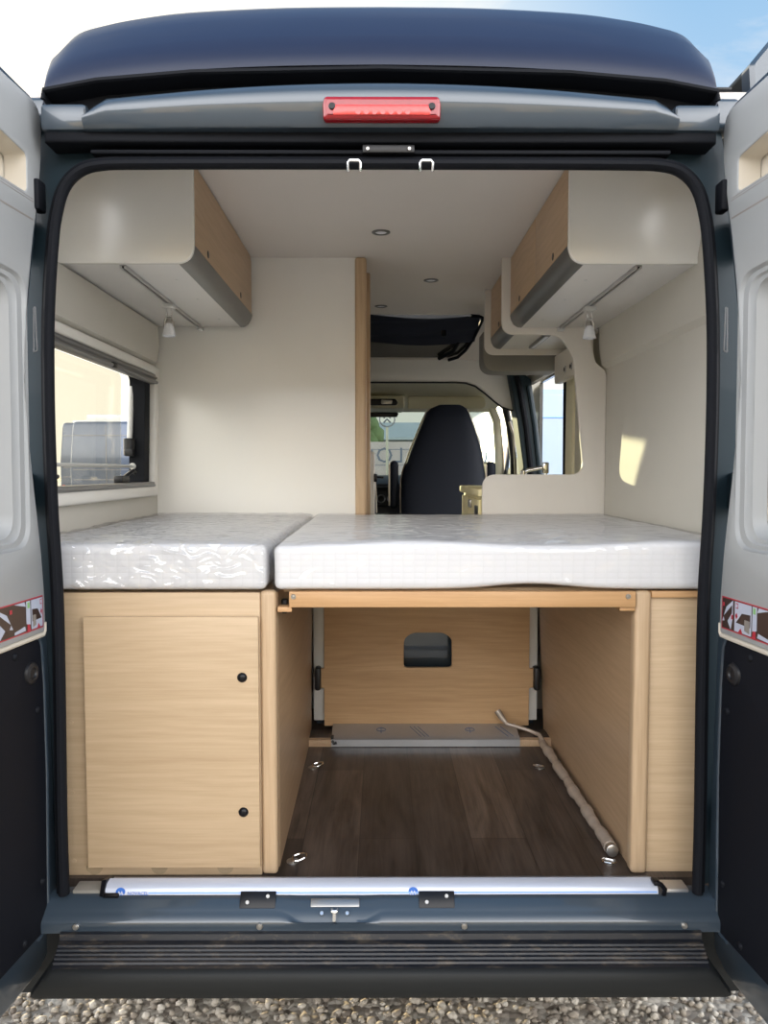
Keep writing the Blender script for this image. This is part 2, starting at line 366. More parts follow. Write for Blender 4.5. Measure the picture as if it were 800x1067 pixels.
# ================================================================== SETTING: ground, hills, sky
g = G(); n = 24
vs = []; fs = []
for i in range(n+1):
    for j in range(n+1):
        vs.append((-80+160*i/n, -80+160*j/n, 0))
for i in range(n):
    for j in range(n): fs.append((i*(n+1)+j, (i+1)*(n+1)+j, (i+1)*(n+1)+j+1, i*(n+1)+j+1))
struct('ground', g.add(vs, fs), M['ground'], 'gravel yard the van is parked on', 'ground')
def gravel():
    bm = bmesh.new(); bmesh.ops.create_icosphere(bm, subdivisions=1, radius=1)
    tv = np.array([v.co[:] for v in bm.verts]); tf = np.array([[v.index for v in f.verts] for f in bm.faces]); bm.free()
    rng = np.random.default_rng(3); K = 7000
    V = []; F = []; T = []
    for k in range(K):
        x = rng.uniform(-1.35, 1.35); y = rng.uniform(-.25, 1.25)
        s = np.array([rng.uniform(.7, 1.5), rng.uniform(.7, 1.2), rng.uniform(.5, .8)])*rng.uniform(.006, .0145)
        a = rng.uniform(0, 6.28); ca, sa = math.cos(a), math.sin(a)
        q = tv*(1+rng.uniform(-.18, .18, (len(tv), 1)))*s
        q = q @ np.array([[ca, sa, 0], [-sa, ca, 0], [0, 0, 1]])
        b = rng.uniform(-.5, .5); cb, sb = math.cos(b), math.sin(b)
        q = q @ np.array([[1, 0, 0], [0, cb, sb], [0, -sb, cb]])
        q += np.array([x, y, s[2]*rng.uniform(.3, 1.4)])
        F.append(tf+k*len(tv)); V.append(q); T.append(np.full(len(tv), rng.beta(1.6, 1.3)))
    V = np.concatenate(V); F = np.concatenate(F); T = np.concatenate(T)
    me = bpy.data.meshes.new('gravel'); me.from_pydata(V.tolist(), [], F.tolist()); me.materials.append(M['stone'])
    at = me.attributes.new('tone', 'FLOAT', 'POINT'); at.data.foreach_set('value', T.astype(np.float32))
    me.polygons.foreach_set('use_smooth', [True]*len(me.polygons))
    o = bpy.data.objects.new('gravel', me); COL.objects.link(o)
    tags(o, 'loose pale gravel stones on the ground under the rear bumper', 'gravel', kind='stuff')
gravel()
# wooded hill behind the photographer (seen mirrored in the glossy paint)
g = G(); vs = []; fs = []; nx, ny = 60, 12
for i in range(nx+1):
    a = R(-165+330*i/nx)-math.pi/2
    for j in range(ny+1):
        t = j/ny; rad = 130+90*t
        hgt = (22+15*mnoise.noise((i*.13, 3.1, 0))+5*mnoise.noise((i*.5, j*.4, 1)))*math.sin(t*math.pi/2)*max(0, min(1, (math.sin(-a)+.35)*1.3))
        vs.append((rad*math.cos(a), rad*math.sin(a), hgt-.2))
for i in range(nx):
    for j in range(ny): fs.append((i*(ny+1)+j, (i+1)*(ny+1)+j, (i+1)*(ny+1)+j+1, i*(ny+1)+j+1))
struct('hills', g.add(vs, fs), M['hill'], 'wooded hills behind the yard', 'hill')

# ================================================================== ROOM SHELL OF THE VAN
g = G(); g.box(-.93, .93, .085, 1.13, FZ-.03, FZ); g.box(-.93, .93, 1.13, 4.0, FZ-.03, FZ+.02)
struct('floor', g, M['vinyl'], 'dark brown wood-look vinyl floor of the van', 'floor')
g = G(); plate(g, [(-.93, .06), (.93, .06), (.93, 2.53), (-.93, 2.53)], CEIL, CEIL+.02, 'Z')
# sloping front of the ceiling around the roof window
sl = lambda a, b, d: (a, 2.53+.52*b, 2.47-.18*b+d)
SKY = [(-.6, 0.02), (.50, .02), (.545, .03), (.567, .06), (.57, .12), (.545, .5), (.515, .75), (.475, .92), (.42, .99), (-.6, .99)]
plate(g, [(-.93, 0), (.93, 0), (.93, 1.0), (-.93, 1.0)], 0, .02, fn=sl, holes=[SKY])
struct('ceiling', g, M['ceil'], 'warm white ceiling board inside the van', 'ceiling')
WIN_L = rc([(.16, 1.52), (1.30, 1.52), (1.335, 1.985), (.16, 1.985)], .03)
g = G(); plate(g, [(.05, FZ-.03), (2.6, FZ-.03), (2.6, 2.49), (.05, 2.49)], -.96, -.93, 'X', holes=[WIN_L])
wl = struct('wall_left', g, M['lining'], 'taupe lining of the left side wall', 'wall')
# padded upper band above the window
g = G(); prof = [(-.931, 2.185), (-.897, 2.178), (-.893, 2.10), (-.905, 2.035), (-.931, 2.022)]
g.loft([[(x, y, z) for x, z in prof] for y in (.06, .5, 1.0, 1.33)]+[[(x*.5-.93*.5, 1.385, z*.9+.212) for x, z in prof]])
part('padded_band', g, M['lining'], wl)
g = G(); plate(g, [(.05, FZ-.03), (1.9, FZ-.03), (1.9, 2.49), (.05, 2.49)], .93, .96, 'X')
plate(g, [(1.9, 2.14), (3.1, 2.14), (3.1, 2.49), (1.9, 2.49)], .93, .96, 'X')
wr = struct('wall_right', g, M['lining'], 'taupe lining of the right side wall', 'wall')
g = G(); prof = [(.931, 2.47), (.893, 2.20), (.898, 2.10), (.908, 2.035), (.931, 2.018)]
g.loft([[(x, y, z) for x, z in prof] for y in (.06, .5, 1.0, 1.395)])
part('padded_band', g, M['lining'], wr)
g = G(); g.box(-.93, -.104, 1.40, 1.43, FZ, CEIL, .001)
struct('wall_partition', g, M['white'], 'plain off-white partition behind the left of the bed', 'wall')
g = G(); g.box(-.107, -.06, 1.385, 1.445, FZ, CEIL, .012, 3)
struct('trim_1', g, M['oakz'], 'upright oak edge post at the end of the partition', 'trim')
g = G(); g.box(-.094, -.066, 1.446, 1.66, FZ, CEIL, .001); g.box(-.07, -.048, 1.64, 1.70, FZ, CEIL, .006)
struct('trim_2', g, M['oakz'], 'narrow oak door jamb behind the partition post', 'trim')
g = G(); g.box(-.10, -.066, 1.70, 2.53, FZ, CEIL, .001)
struct('wall_washroom', g, M['whitematt'], 'side wall of the washroom along the aisle', 'wall')
# white fascia above the cab with an arched lower edge
FAS = [(-.93, 2.153), (.46, 2.153), (.53, 2.149), (.589, 2.129), (.65, 2.085), (.71, 2.034), (.755, 2.0), (.813, 1.98), (.93, 1.98), (.93, 2.31), (-.93, 2.31)]
g = G(); plate(g, FAS, 3.05, 3.08, 'Y', bev=.006)
wf = struct('wall_front', g, M['whitematt'], 'white fascia over the cab with an arched lower edge', 'wall')
g = G(); g.tube([(x, 3.047, z-.004) for x, z in FAS[:9]], .006, seg=6)
part('edge_seal', g, M['black'], wf)

# ---------------------------------------------------------------- left window
W = thing('window_1', (-.93, .75, 1.5), 'opening acrylic window with white frame in the left wall', 'window', kind='structure')
g = G(); plate(g, rc([(.06, 1.497), (1.325, 1.497), (1.385, 2.02), (.06, 2.02)], .02), -.934, -.905, 'X', holes=[rc([(.17, 1.545), (1.285, 1.545), (1.32, 1.985), (.17, 1.985)], .02)], bev=.008)
part('window_frame', g, M['windowframe'], W)
g = G(); plate(g, rc([(.165, 1.535), (1.29, 1.535), (1.325, 1.985), (.165, 1.985)], .02), -.99, -.93, 'X', holes=[rc([(.18, 1.55), (1.225, 1.55), (1.255, 1.97), (.18, 1.97)], .03)])
part('outer_seal', g, M['rubber'], W)
g = G(); g.box(-.93, -.903, .17, 1.315, 1.945, 1.985, .006); g.tube([(-.901, .17, 1.955), (-.901, 1.313, 1.952)], .007, seg=8); g.tube([(-.902, .17, 1.972), (-.902, 1.313, 1.97)], .005, seg=8)
bc = part('blind_cassette', g, M['alud'], W, 'grey roller blind cassette at the top')
g = G(); g.box(-.905, -.893, .80, .835, 1.945, 1.963, .003); part('blind_catch', g, M['black'], bc)
g = G(); g.box(-.93, -.905, .17, 1.285, 1.535, 1.555, .005); g.tube([(-.903, .17, 1.541), (-.903, 1.27, 1.541)], .005, seg=8)
part('lower_rail', g, M['alud'], W)
g = G(); plate(g, rc([(.17, 1.54), (1.24, 1.54), (1.265, 1.98), (.17, 1.98)], .03), -1.03, -1.026, 'X')
part('pane', g, M['glass'], W)
g = G(); g.tube([(-.985, 1.262, 1.93), (-.985, 1.225, 1.715)], .011, seg=10)
st = part('support_arm', g, M['alup'], W, 'white telescopic stay')
g = G(); g.cyl((-.985, 1.222, 1.66), (0, 0, 1), .022, .065); g.box(-1.0, -.965, 1.195, 1.24, 1.655, 1.685, .006)
part('locking_knob', g, M['black'], st)
g = G(); g.tube([(-.975, .17, 1.618), (-.975, 1.225, 1.616)], .006, seg=8); g.cyl((-.975, 1.222, 1.616), (0, 1, 0), .013, .012)
part('glazing_bar', g, M['alup'], W)
g = G(); g.box(-.985, -.95, 1.03, 1.12, 1.552, 1.58, .008); g.tube([(-.965, 1.10, 1.575), (-.945, 1.14, 1.598), (-.945, 1.16, 1.59)], .008, seg=8)
part('window_catch', g, M['black'], W)
g = G(); g.box(-.985, -.945, .40, .47, 1.575, 1.588, .005); part('window_catch', g, M['black'], W)

# ================================================================== CAMPERVAN BODY
V = thing('campervan', (0, 0, 0), 'dark blue-grey campervan seen through its two open rear doors', 'campervan')
# opening outline, X-Z, half (right), from bottom centre up to top centre
OP = [(.752, .585), (.753, .75), (.752, .89), (.750, 1.1), (.750, 1.306), (.757, 1.488), (.760, 1.65), (.760, 1.80), (.756, 1.955), (.744, 2.109), (.734, 2.18), (.716, 2.238), (.685, 2.272), (.640, 2.286), (.55, 2.289), (.3, 2.29)]
def offs(pts, d):
    out = []
    for i in range(len(pts)):
        a = Vector(pts[max(i-1, 0)]); b = Vector(pts[min(i+1, len(pts)-1)]); t = (b-a).normalized()
        out.append((pts[i][0]+t.y*d, pts[i][1]-t.x*d))
    return out
def smooth(P, k=4):
    out = []
    for i in range(len(P)-1):
        p0, p1, p2, p3 = (Vector(P[max(0, i-1)]), Vector(P[i]), Vector(P[i+1]), Vector(P[min(len(P)-1, i+2)]))
        for j in range(k):
            t = j/k; out.append(tuple(.5*((2*p1)+(p2-p0)*t+(2*p0-5*p1+4*p2-p3)*t*t+(3*p1-p0-3*p2+p3)*t**3)))
    return out+[tuple(P[-1])]
OP = smooth(OP)
OPF = OP+[(0, 2.29)]+[(-x, z) for x, z in reversed(OP)]
def ring(d, y): return [(x, y, z) for x, z in offs(OPF, d)]
OUTL = []
for x, z in OPF:
    if z < 2.1 and abs(x) > .7: OUTL.append((math.copysign(.985, x), z))
    else: OUTL.append((x*1.16 if abs(x) > .5 else x*1.16, min(2.45, z+.15 if abs(x) < .7 else z+.11)))
g = G(); g.loft([ring(.055, .082), ring(.004, .012), ring(.020, .004), ring(.030, .010), ring(.036, .035), [(x*1.0, .07, z) for x, z in OUTL], [(x*1.0, .10, z) for x, z in OUTL], ring(.055, .082)], False, False)
part('rear_frame', g, M['paintdark'], V, 'dark painted door aperture')
g = G(); g.tube([(x, -.004, z) for x, z in offs(OPF, .009)], .0125, seg=10, flat=1.2); g.tube([(x, .004, z) for x, z in offs(OPF, .022)], .008, seg=8)
part('door_seal', g, M['rubber'], V, 'black rubber seal round the opening')
# header
def header():
    g = G(); xs = [i/24 for i in range(-24, 25)]
    top = lambda x: 2.457-.014*(x/.42)**2 if abs(x) < .42 else (2.443-.014*((abs(x)-.42)/.19) if abs(x) < .61 else 2.429-.5*(abs(x)-.61)-3*(abs(x)-.61)**2)
    rows = []
    for t, dy in ((0, .03), (0, .004), (.04, .0), (.25, -.006), (.5, -.010), (.75, -.008), (.93, .0), (1, .010), (1, .05)):
        rows.append([(.665*x, -.05+dy-.008*t+.018*x*x, 2.362+(top(.665*x)-2.362)*t) for x in xs])
    g.loft(rows, False, False)
    for sgn in (1, -1):
        g.box(sgn*.66, sgn*.765, -.03, .06, 2.362, 2.422, .01)
        g.loft([[(sgn*.664, -.032+q, 2.362), (sgn*.664, -.032+q, 2.41), (sgn*.664, .05, 2.41), (sgn*.664, .05, 2.362)] for q in (0, .002)])
    return g
part('header_panel', header(), M['paint'], V, 'glossy header above the opening')
g = G(); plate(g, [(-.76, 2.34), (.76, 2.34), (.76, 2.37), (-.76, 2.37)], -.02, .05, 'Y', bev=.006)
g.box(-.66, .66, -.012, .03, 2.318, 2.328, .004)
part('drip_channel', g, M['rubber'], V)
# roof
def roof():
    half0 = [(0, 2.506), (.22, 2.503), (.422, 2.496), (.55, 2.487), (.637, 2.478), (.71, 2.466), (.75, 2.456), (.757, 2.443), (.757, 2.425)]
    half1 = [(0, 2.762), (.234, 2.760), (.475, 2.750), (.596, 2.738), (.68, 2.725), (.742, 2.708), (.782, 2.668), (.813, 2.625), (.845, 2.45)]
    half0, half1 = smooth(half0), smooth(half1)
    def full(h): return [(-x, z) for x, z in reversed(h)]+h[1:]
    a, b = full(half0), full(half1); rows = []
    for t, y in ((0, -.03), (.10, -.030), (.30, .008), (.55, .06), (.78, .118), (.93, .17), (1.0, .23)):
        rows.append([(p[0]*(1-t)+q[0]*t, y+.05*abs(p[0])**3, p[1]*(1-t)+q[1]*t+(.012*math.sin(math.pi*t))) for p, q in zip(a, b)])
    for y, k, dz in ((.5, 1.03, .012), (1.2, 1.045, .02), (3.0, 1.045, .02), (4.2, 1.03, -.12)):
        rows.append([(q[0]*k, y, q[1]+dz*(1 if abs(q[0]) < .82 else 0)) for q in b])
    g = G(); g.loft(rows, False, False); return g
ro = part('roof', roof(), M['paintroof'], V, 'deep blue domed roof', smooth=70)
for s in (-1, 1):
    g = G(); g.box(s*.735, s*.845, .05, .10, 2.40, 2.475, .012, 3); part('roof_gutter', g, M['paint'], V)
g = G(); lip = [(-.757, 2.43), (-.755, 2.45), (-.637, 2.472), (-.422, 2.490), (0, 2.499), (.422, 2.490), (.637, 2.472), (.755, 2.45), (.757, 2.43)]
g.tube([(x, -.028, z) for x, z in lip], .006, seg=6)
g.loft([[(x, -.026, z-.002) for x, z in lip], [(x, .02, z-.012) for x, z in lip], [(x, .03, 2.40) for x, z in lip]], False, False)
part('roof_seal', g, M['rubber'], V, 'black rubber joint under the roof edge')
# third brake light
g = G(); plate(g, rc([(-.127, 2.367), (.130, 2.367), (.131, 2.400), (.128, 2.4175), (-.125, 2.4175), (-.128, 2.400)], [.008, .008, .01, .018, .018, .01], 6), -.077, -.045, 'Y', bev=.010, seg=3)
bl = part('brake_light', g, M['red'], V, 'red high-level brake light')
g = G(); g.box(-.105, .108, -.0795, -.07, 2.374, 2.397, .003)
for i in range(7): g.cyl((-.05+i*.018, -.0785, 2.380), (0, -1, 0), .0065, .003, 10)
part('reflector', g, M['redin'], bl)
for x in (-.107, .111):
    g = G(); g.cyl((x, -.074, 2.393), (0, -1, 0), .0075, .007, 14); part('screw', g, M['gloss'], bl)
# latch plate and hooks at the top
g = G(); g.box(-.042, .076, -.02, .0, 2.318, 2.336, .003)
lp = part('latch_plate', g, M['black'], V)
for x in (-.03, .064):
    g = G(); g.cyl((x, -.02, 2.326), (0, -1, 0), .004, .003, 10); part('screw', g, M['steel'], lp)
for x in (-.061, .103):
    g = G(); g.tube([(x-.014, -.012, 2.279), (x-.014, -.016, 2.297), (x-.010, -.018, 2.301), (x+.010, -.018, 2.301), (x+.014, -.016, 2.297), (x+.014, -.012, 2.279)], .0036, seg=8)
    part('wire_staple', g, M['chrome'], V)
for s in (-1, 1):
    g = G(); loop = rc([(-.004, 1.875), (.010, 1.872), (.006, 1.972), (-.001, 1.975)], .003)
    g.tube([(s*(.793+a*.55), -.012, z) for a, z in loop], .0016, closed=True, seg=6)
    part('check_strap', g, M['alu'], V)
    g = G(); g.box(s*.778, s*.80, -.012, .03, 2.195, 2.265, .006); part('door_buffer', g, M['rubber'], V)
# sill
def sill():
    g = G(); xs = [-.80+i*.02 for i in range(81)]; rows = []
    def zone(x):
        f = lambda e0, e1: (lambda t: t*t*(3-2*t))(max(0, min(1, (x-e0)/(e1-e0))))
        return f(-.235, -.195)*(1-f(-.04, .005))
    for y, z, dy, dz in ((.03, .584, 0, 0), (-.004, .580, 0, -.002), (-.012, .574, -.006, -.006), (-.024, .566, -.010, -.012), (-.030, .559, -.012, -.016), (-.036, .553, -.010, -.015), (-.047, .543, -.003, -.005), (-.05, .536, 0, 0), (-.05, .515, 0, 0)):
        rows.append([(x, y+dy*zone(x), z+dz*zone(x)) for x in xs])
    g.loft(rows, False, False)
    return g
sl_ = part('sill', sill(), M['paint'], V, 'blue-grey painted door sill')
for x0, x1 in ((-.337, -.252), (.090, .175)):
    g = G(); cy, cz = -.0155, .5755; g.box(x0, x1, cy-.002, cy+.002, cz-.0185, cz+.0185, .001, rot=Matrix.Rotation(R(-38), 4, 'X'))
    pl = part('striker_plate', g, M['gloss'], V, 'black plate with two screws')
    for fx, fz in ((.22, -.006), (.78, .007)):
        g = G(); g.cyl((x0+(x1-x0)*fx, cy-.0016+fz*.616, cz+.0012+fz*.788), (0, -.788, .616), .0048, .004, 10); part('screw', g, M['steel'], pl)
g = G(); g.tube([(-.110, -.035, .556), (-.110, -.052, .562), (-.110, -.054, .548), (-.110, -.046, .537)], .005, seg=8)
g.tube([(-.117, -.03, .560), (-.114, -.050, .566), (-.106, -.050, .566), (-.103, -.03, .560)], .004, seg=8)
sk = part('striker', g, M['chrome'], V, 'chrome lock striker loop')
g = G(); g.box(-.168, -.052, -.020, -.016, .560, .579, .0015, rot=Matrix.Rotation(R(-50), 4, 'X')); part('recess_plate', g, M['steel'], sk)
for x in (-.140, -.080):
    g = G(); g.cyl((x, -.040, .556), (0, -.75, .66), .005, .006, 10); part('screw', g, M['chrome'], sk)
# bumper step
def bumper():
    prof = [(-.045, .520), (-.062, .520), (-.066, .508), (-.078, .507)]
    for k in range(5):
        y = -.082-k*.0155
        prof += [(y, .507), (y-.002, .511), (y-.007, .511), (y-.009, .507)]
    prof += [(-.162, .507), (-.168, .505), (-.060, .43)]
    xe = lambda y: .752+(y+.05)*.25
    g = G(); g.loft([[(x if abs(x) < .6 else math.copysign(xe(y), x), y, z) for y, z in prof] for x in (-.74, -.45, 0, .45, .74)]); return g
part('rear_step', bumper(), M['step'], V, 'ribbed black plastic step, dusty')
g = G()
prof = [(-.160, .507), (-.170, .505), (-.178, .497), (-.180, .480), (-.176, .455), (-.165, .438), (-.145, .432), (-.06, .43), (-.06, .50)]
rings = []
for x in (-.785, -.778, -.765, -.5, 0, .5, .765, .778, .785):
    k = .75 if abs(x) > .78 else (.95 if abs(x) > .77 else 1)
    rings.append([(x-(math.copysign(min(.05, max(0, (z-.435)*.7)), x) if abs(x) > .6 else 0), -.06+(y+.06)*k, z) for y, z in prof])
g.loft(rings); part('bumper', g, M['bumper'], V, 'charcoal plastic rear bumper')
for s in (-1, 1):
    g = G(); g.box(s*.70, s*.985, .045, .08, .30, .54, .01); g.box(s*.76, s*.985, -.02, .05, .40, .53, .01); part('lower_corner', g, M['bumper'], V)
for x in (-.715, -.285, .195, .712):
    g = G(); g.cyl((x, -.049, .532), (0, -1, .15), .0075, .006, 12); g.cyl((x, -.055, .533), (0, -1, .15), .004, .002, 10)
    part('bumper_screw', g, M['steel'], V)
# body sides, underside, wheels
SIDEZ = [(.10, .32), (4.95, .32), (4.95, 1.2), (4.55, 1.55), (4.1, 2.15), (3.6, 2.40), (.10, 2.40)]
for s in (-1, 1):
    holes = [rc([(3.30, 1.80), (4.30, 1.58), (4.02, 1.99), (3.35, 2.03)], .04)]
    if s < 0: holes.append(rc([(.15, 1.51), (1.31, 1.51), (1.34, 1.99), (.15, 1.99)], .03))
    else: holes.append([(2.02, .55), (3.0, .55), (3.0, 2.14), (2.02, 2.14)])
    for yc in (.95, 4.15): pass
    g = G(); plate(g, SIDEZ, s*.985, s*1.005, 'X', holes=holes); part('body_side', g, M['paint'], V)
g = G(); plate(g, [(-.98, .10), (.98, .10), (.98, 4.9), (-.98, 4.9)], .46, .52, 'Z'); part('underbody', g, M['black'], V)
g = G(); plate(g, [(-.98, .30), (.98, .30), (.98, 1.45), (-.98, 1.45)], 4.9, 4.95, 'Y'); g.box(-.98, .98, 4.4, 4.95, 1.30, 1.36, .02); part('front_end', g, M['paint'], V)
for s in (-1, 1):
    for y in (.98, 4.02):
        g = G(); g.lathe([(.19, -.10), (.30, -.11), (.335, -.085), (.345, 0), (.335, .085), (.30, .11), (.19, .10)], (s*.86, y, .343), (1, 0, 0), 28, False); g.lathe([(.02, .05), (.19, .07), (.19, -.07), (.02, -.05)], (s*.86, y, .343), (1, 0, 0), 28)
        part('wheel', g, M['tyre'], V)

# ---------------------------------------------------------------- rear doors
TH = R(6)
SHELL = [(.78, .421), (.187, .421), (.06, .424), (.016, .430), (-.018, .447), (-.045, .478), (-.060, .53), (-.062, .64), (-.056, .88), (-.053, 1.0), (-.046, 1.2), (-.035, 1.35), (-.022, 1.45), (-.005, 1.55), (.010, 1.67), (.018, 1.80), (.006, 1.95), (-.015, 2.05), (-.045, 2.19), (-.066, 2.30), (-.070, 2.39), (-.064, 2.425), (-.048, 2.445), (-.02, 2.452), (.014, 2.454), (.1, 2.461), (.78, 2.47)]
TRIM = [(.75, 1.223), (.0, 1.222), (-.018, 1.222), (-.024, 1.230), (-.0245, 1.25), (-.024, 1.30), (-.015, 1.40), (-.002, 1.49), (.012, 1.576), (.025, 1.67), (.032, 1.80), (.026, 1.90), (.014, 2.0), (-.012, 2.13), (-.028, 2.19), (-.043, 2.26), (-.053, 2.32), (-.058, 2.38), (-.055, 2.41), (-.046, 2.429), (-.03, 2.438), (-.005, 2.440), (.1, 2.444), (.75, 2.45)]
LOWER = [(.74, .512), (.03, .512), (.0, .513), (-.009, .525), (-.012, .667), (-.018, .88), (-.015, 1.10), (-.008, 1.19), (.0, 1.208), (.02, 1.212), (.74, 1.212)]
POCKET = rc([(.009, 2.222), (.70, 2.222), (.70, 2.34), (.10, 2.318), (.008, 2.306)], .014)
WREC = rc([(.032, 1.425), (.70, 1.425), (.70, 2.07), (.026, 2.03)], [.055, .055, .05, .05])
WIN2 = rc([(.088, 1.458), (.66, 1.468), (.66, 2.02), (.088, 2.0)], .05)
def rear_door(s, where):
    ux, uy = s*math.sin(TH), -math.cos(TH); wx, wy = s*uy, -s*ux     # w: towards the van's centre line
    if wx*s > 0: wx, wy = -wx, -wy
    def F(u, z, w):
        if s > 0:      # the right door sits a touch lower and further out on its hinges
            u += .016; z -= .022*max(0, min(1, (z-2.2)/.2))
        return (s*.795+u*ux+w*wx, -.03+u*uy+w*wy, z)
    g = G(); plate(g, SHELL, -.055, -.004, fn=F, bev=.006, holes=[rc([(.004, 2.216), (.71, 2.216), (.71, 2.35), (.10, 2.325), (.003, 2.312)], .014), WREC])
    g.loft([[F(u, z, -.0565) for u, z in WREC], [F(u, z, -.0535) for u, z in WREC]])
    d = part('rear_door', g, M['paint'], V, where+' rear door, swung open')
    g = G(); plate(g, [(u, z) for u, z in TRIM], -.008, .004, fn=F, bev=.004, holes=[POCKET, WREC])
    tp = part('trim_panel', g, M['trim'], d, 'light grey moulded inner panel')
    g = G(); plate(g, POCKET, -.052, -.048, fn=F)
    n = len(POCKET); g.loft([[F(u, z, .002) for u, z in POCKET], [F(.4+(u-.4)*.985, 2.27+(z-2.27)*.9, -.046) for u, z in POCKET]], True, False)
    part('storage_pocket', g, M['trimwarm'], d, 'recessed cream pocket at the top')
    g = G()
    g.loft([[F(u, z, .003) for u, z in WREC], [F(.36+(u-.36)*.985, 1.74+(z-1.74)*.985, -.003) for u, z in WREC], [F(.36+(u-.36)*.93, 1.74+(z-1.74)*.955, -.003) for u, z in WREC],
            [F(.36+(u-.36)*.91, 1.74+(z-1.74)*.945, -.009) for u, z in WREC], [F(.36+(u-.36)*.87, 1.74+(z-1.74)*.92, -.010) for u, z in WREC], [F(.36+(u-.36)*.83, 1.74+(z-1.74)*.90, -.036) for u, z in WREC]], True, False)
    part('window_surround', g, M['trim'], d, 'stepped grey surround of the door window')
    g = G(); plate(g, WIN2, -.040, -.036, fn=F); part('door_window', g, M['trimwarm'], d, 'cream covered door window')
    g = G()
    for z0, z1, w in ((2.208, 2.2095, .0045), (2.214, 2.2152, .0045), (2.166, 2.170, .0045)):
        plate(g, [(-.012 if z0 < 2.2 else -.016, z0), (.74, z0+.006), (.74, z1+.006), (-.012 if z0 < 2.2 else -.016, z1)], w-.001, w, fn=F)
    part('panel_joint', g, M['stickergrey'], d)
    # lower lining board, recessed, with raised painted rim
    g = G(); plate(g, LOWER, -.014, -.0005, fn=F, bev=.002); part('lower_panel', g, M['trimlow'], d, 'black lining board')
    g = G(); g.tube([F(u, z, -.003) for u, z in offs(LOWER, -.006)[1:-1]], .005, seg=8); part('panel_rim', g, M['paint'], d)
    g = G(); g.tube([F(u, z-.006, .000) for u, z in ((.74, 1.223), (.3, 1.222), (0, 1.222), (-.018, 1.222), (-.023, 1.229), (-.0235, 1.25))], .006, seg=8); part('trim_lip', g, M['trimwarm'], d, 'cream lower lip of the inner panel')
    for u, z, r in ((.095, 1.19, .010), (.010, 1.045, .010), (.008, .635, .010), (.086, .533, .010)):
        g = G(); g.lathe([(0.001, .006), (r*.5, .006), (r*.7, .004), (r, .0), (r, -.004)], F(u, z, -.001), (wx, wy, 0), 14); part('trim_clip', g, M['rubber'], d)
    g = G(); g.lathe([(.001, .004), (.010, .005), (.012, .009), (.017, .010), (.024, .006), (.026, .0), (.026, -.004)], F(.036, 1.138, -.001), (wx, wy, 0), 22); part('grommet', g, M['black'], d, 'round black plug')
    g = G()
    for z in (.75, 1.55, 2.15):
        g = G(); g.box(s*.83, s*.88, -.02, .05, z-.045, z+.045, .01); part('hinge', g, M['paintdark'], d)
    # instruction sticker: pictures of an open tailgate in a red border
    g = G(); z0, z1 = 1.235, 1.310; a0 = -.013; w = .0042
    def poly(pts, m, k):
        g.cur = m; plate(g, [(a0+p[0], z0+p[1]) for p in pts], w+.0004*k, w+.0004*k+.0004, fn=F)
    H = z1-z0; Wd = .52
    poly([(0, 0), (Wd, 0), (Wd, H), (0, H)], 2, 0)
    poly([(.003, .003), (Wd-.003, .003), (Wd-.003, H-.003), (.003, H-.003)], 1, 1)
    cells = [(.004, .050), (.054, .118), (.122, .186), (.190, .25), (.254, .318), (.322, .386), (.39, .45), (.454, .514)]
    for i, (c0, c1) in enumerate(cells):
        q = c1-c0; k = i % 3 if s > 0 else (i+1) % 3
        if k == 0:
            poly([(c0, .018), (c0+q*.35, H-.022), (c1-.004, H-.004), (c1-.004, .03), (c0+q*.75, .004), (c0+q*.45, .022)], 0, 2)
            poly([(c0+q*.12, .030), (c0+q*.85, .060), (c0+q*.85, .042), (c0+q*.3, .012)], 1, 3)
            poly([(c0+q*.05, .053), (c0+q*.18, .053), (c0+q*.18, .062), (c0+q*.05, .062)], 2, 3)
            poly([(c0+q*.80, .028), (c0+q*.95, .028), (c0+q*.95, .038), (c0+q*.80, .038)], 2, 3)
        elif k == 1:
            poly([(c0, .004), (c0, H-.004), (c1, H-.004), (c1, .004)], 0, 2)
            poly([(c0+q*.1, .024), (c0+q*.45, .048), (c1-.003, .050), (c1-.003, .022)], 1, 3)
            poly([(c0+q*.62, .012), (c0+q*.62, .036), (c1-.005, .036), (c1-.005, .008)], 3, 4)
            poly([(c0+q*.05, .040), (c0+q*.14, .046), (c0+q*.2, .038), (c0+q*.11, .032)], 2, 4)
            poly([(c0+q*.08, .056), (c0+q*.22, .056), (c0+q*.22, .068), (c0+q*.08, .068)], 2, 4)
            poly([(c0+q*.10, .058), (c0+q*.20, .058), (c0+q*.20, .066), (c0+q*.10, .066)], 0, 5)
            poly([(c0+q*.25, .004), (c0+q*.5, .004), (c0+q*.4, .014)], 2, 4)
        else:
            poly([(c0, .016), (c0, H-.004), (c0+q*.25, H-.004), (c0+q*.25, .020)], 0, 2)
            poly([(c0+q*.3, .006), (c1-.002, .004), (c1-.002, .010), (c0+q*.35, .016)], 0, 2)
            poly([(c0+q*.28, .060), (c1-.002, H-.004), (c0+q*.35, H-.004)], 0, 2)
            poly([(c0+q*.05, .055), (c0+q*.18, .055), (c0+q*.18, .068), (c0+q*.05, .068)], 4, 3)
            poly([(c0, .0), (c0+q*.22, .0), (c0+q*.2, .018), (c0+q*.05, .018)], 2, 3)
    part('instruction_sticker', g, [M['stickerwhite'], M['stickerdark'], M['stickerred'], M['stickergrey'], M['stickergreen']], d, 'pictorial sticker with red border', smooth=0)
rear_door(-1, 'left'); rear_door(1, 'right')

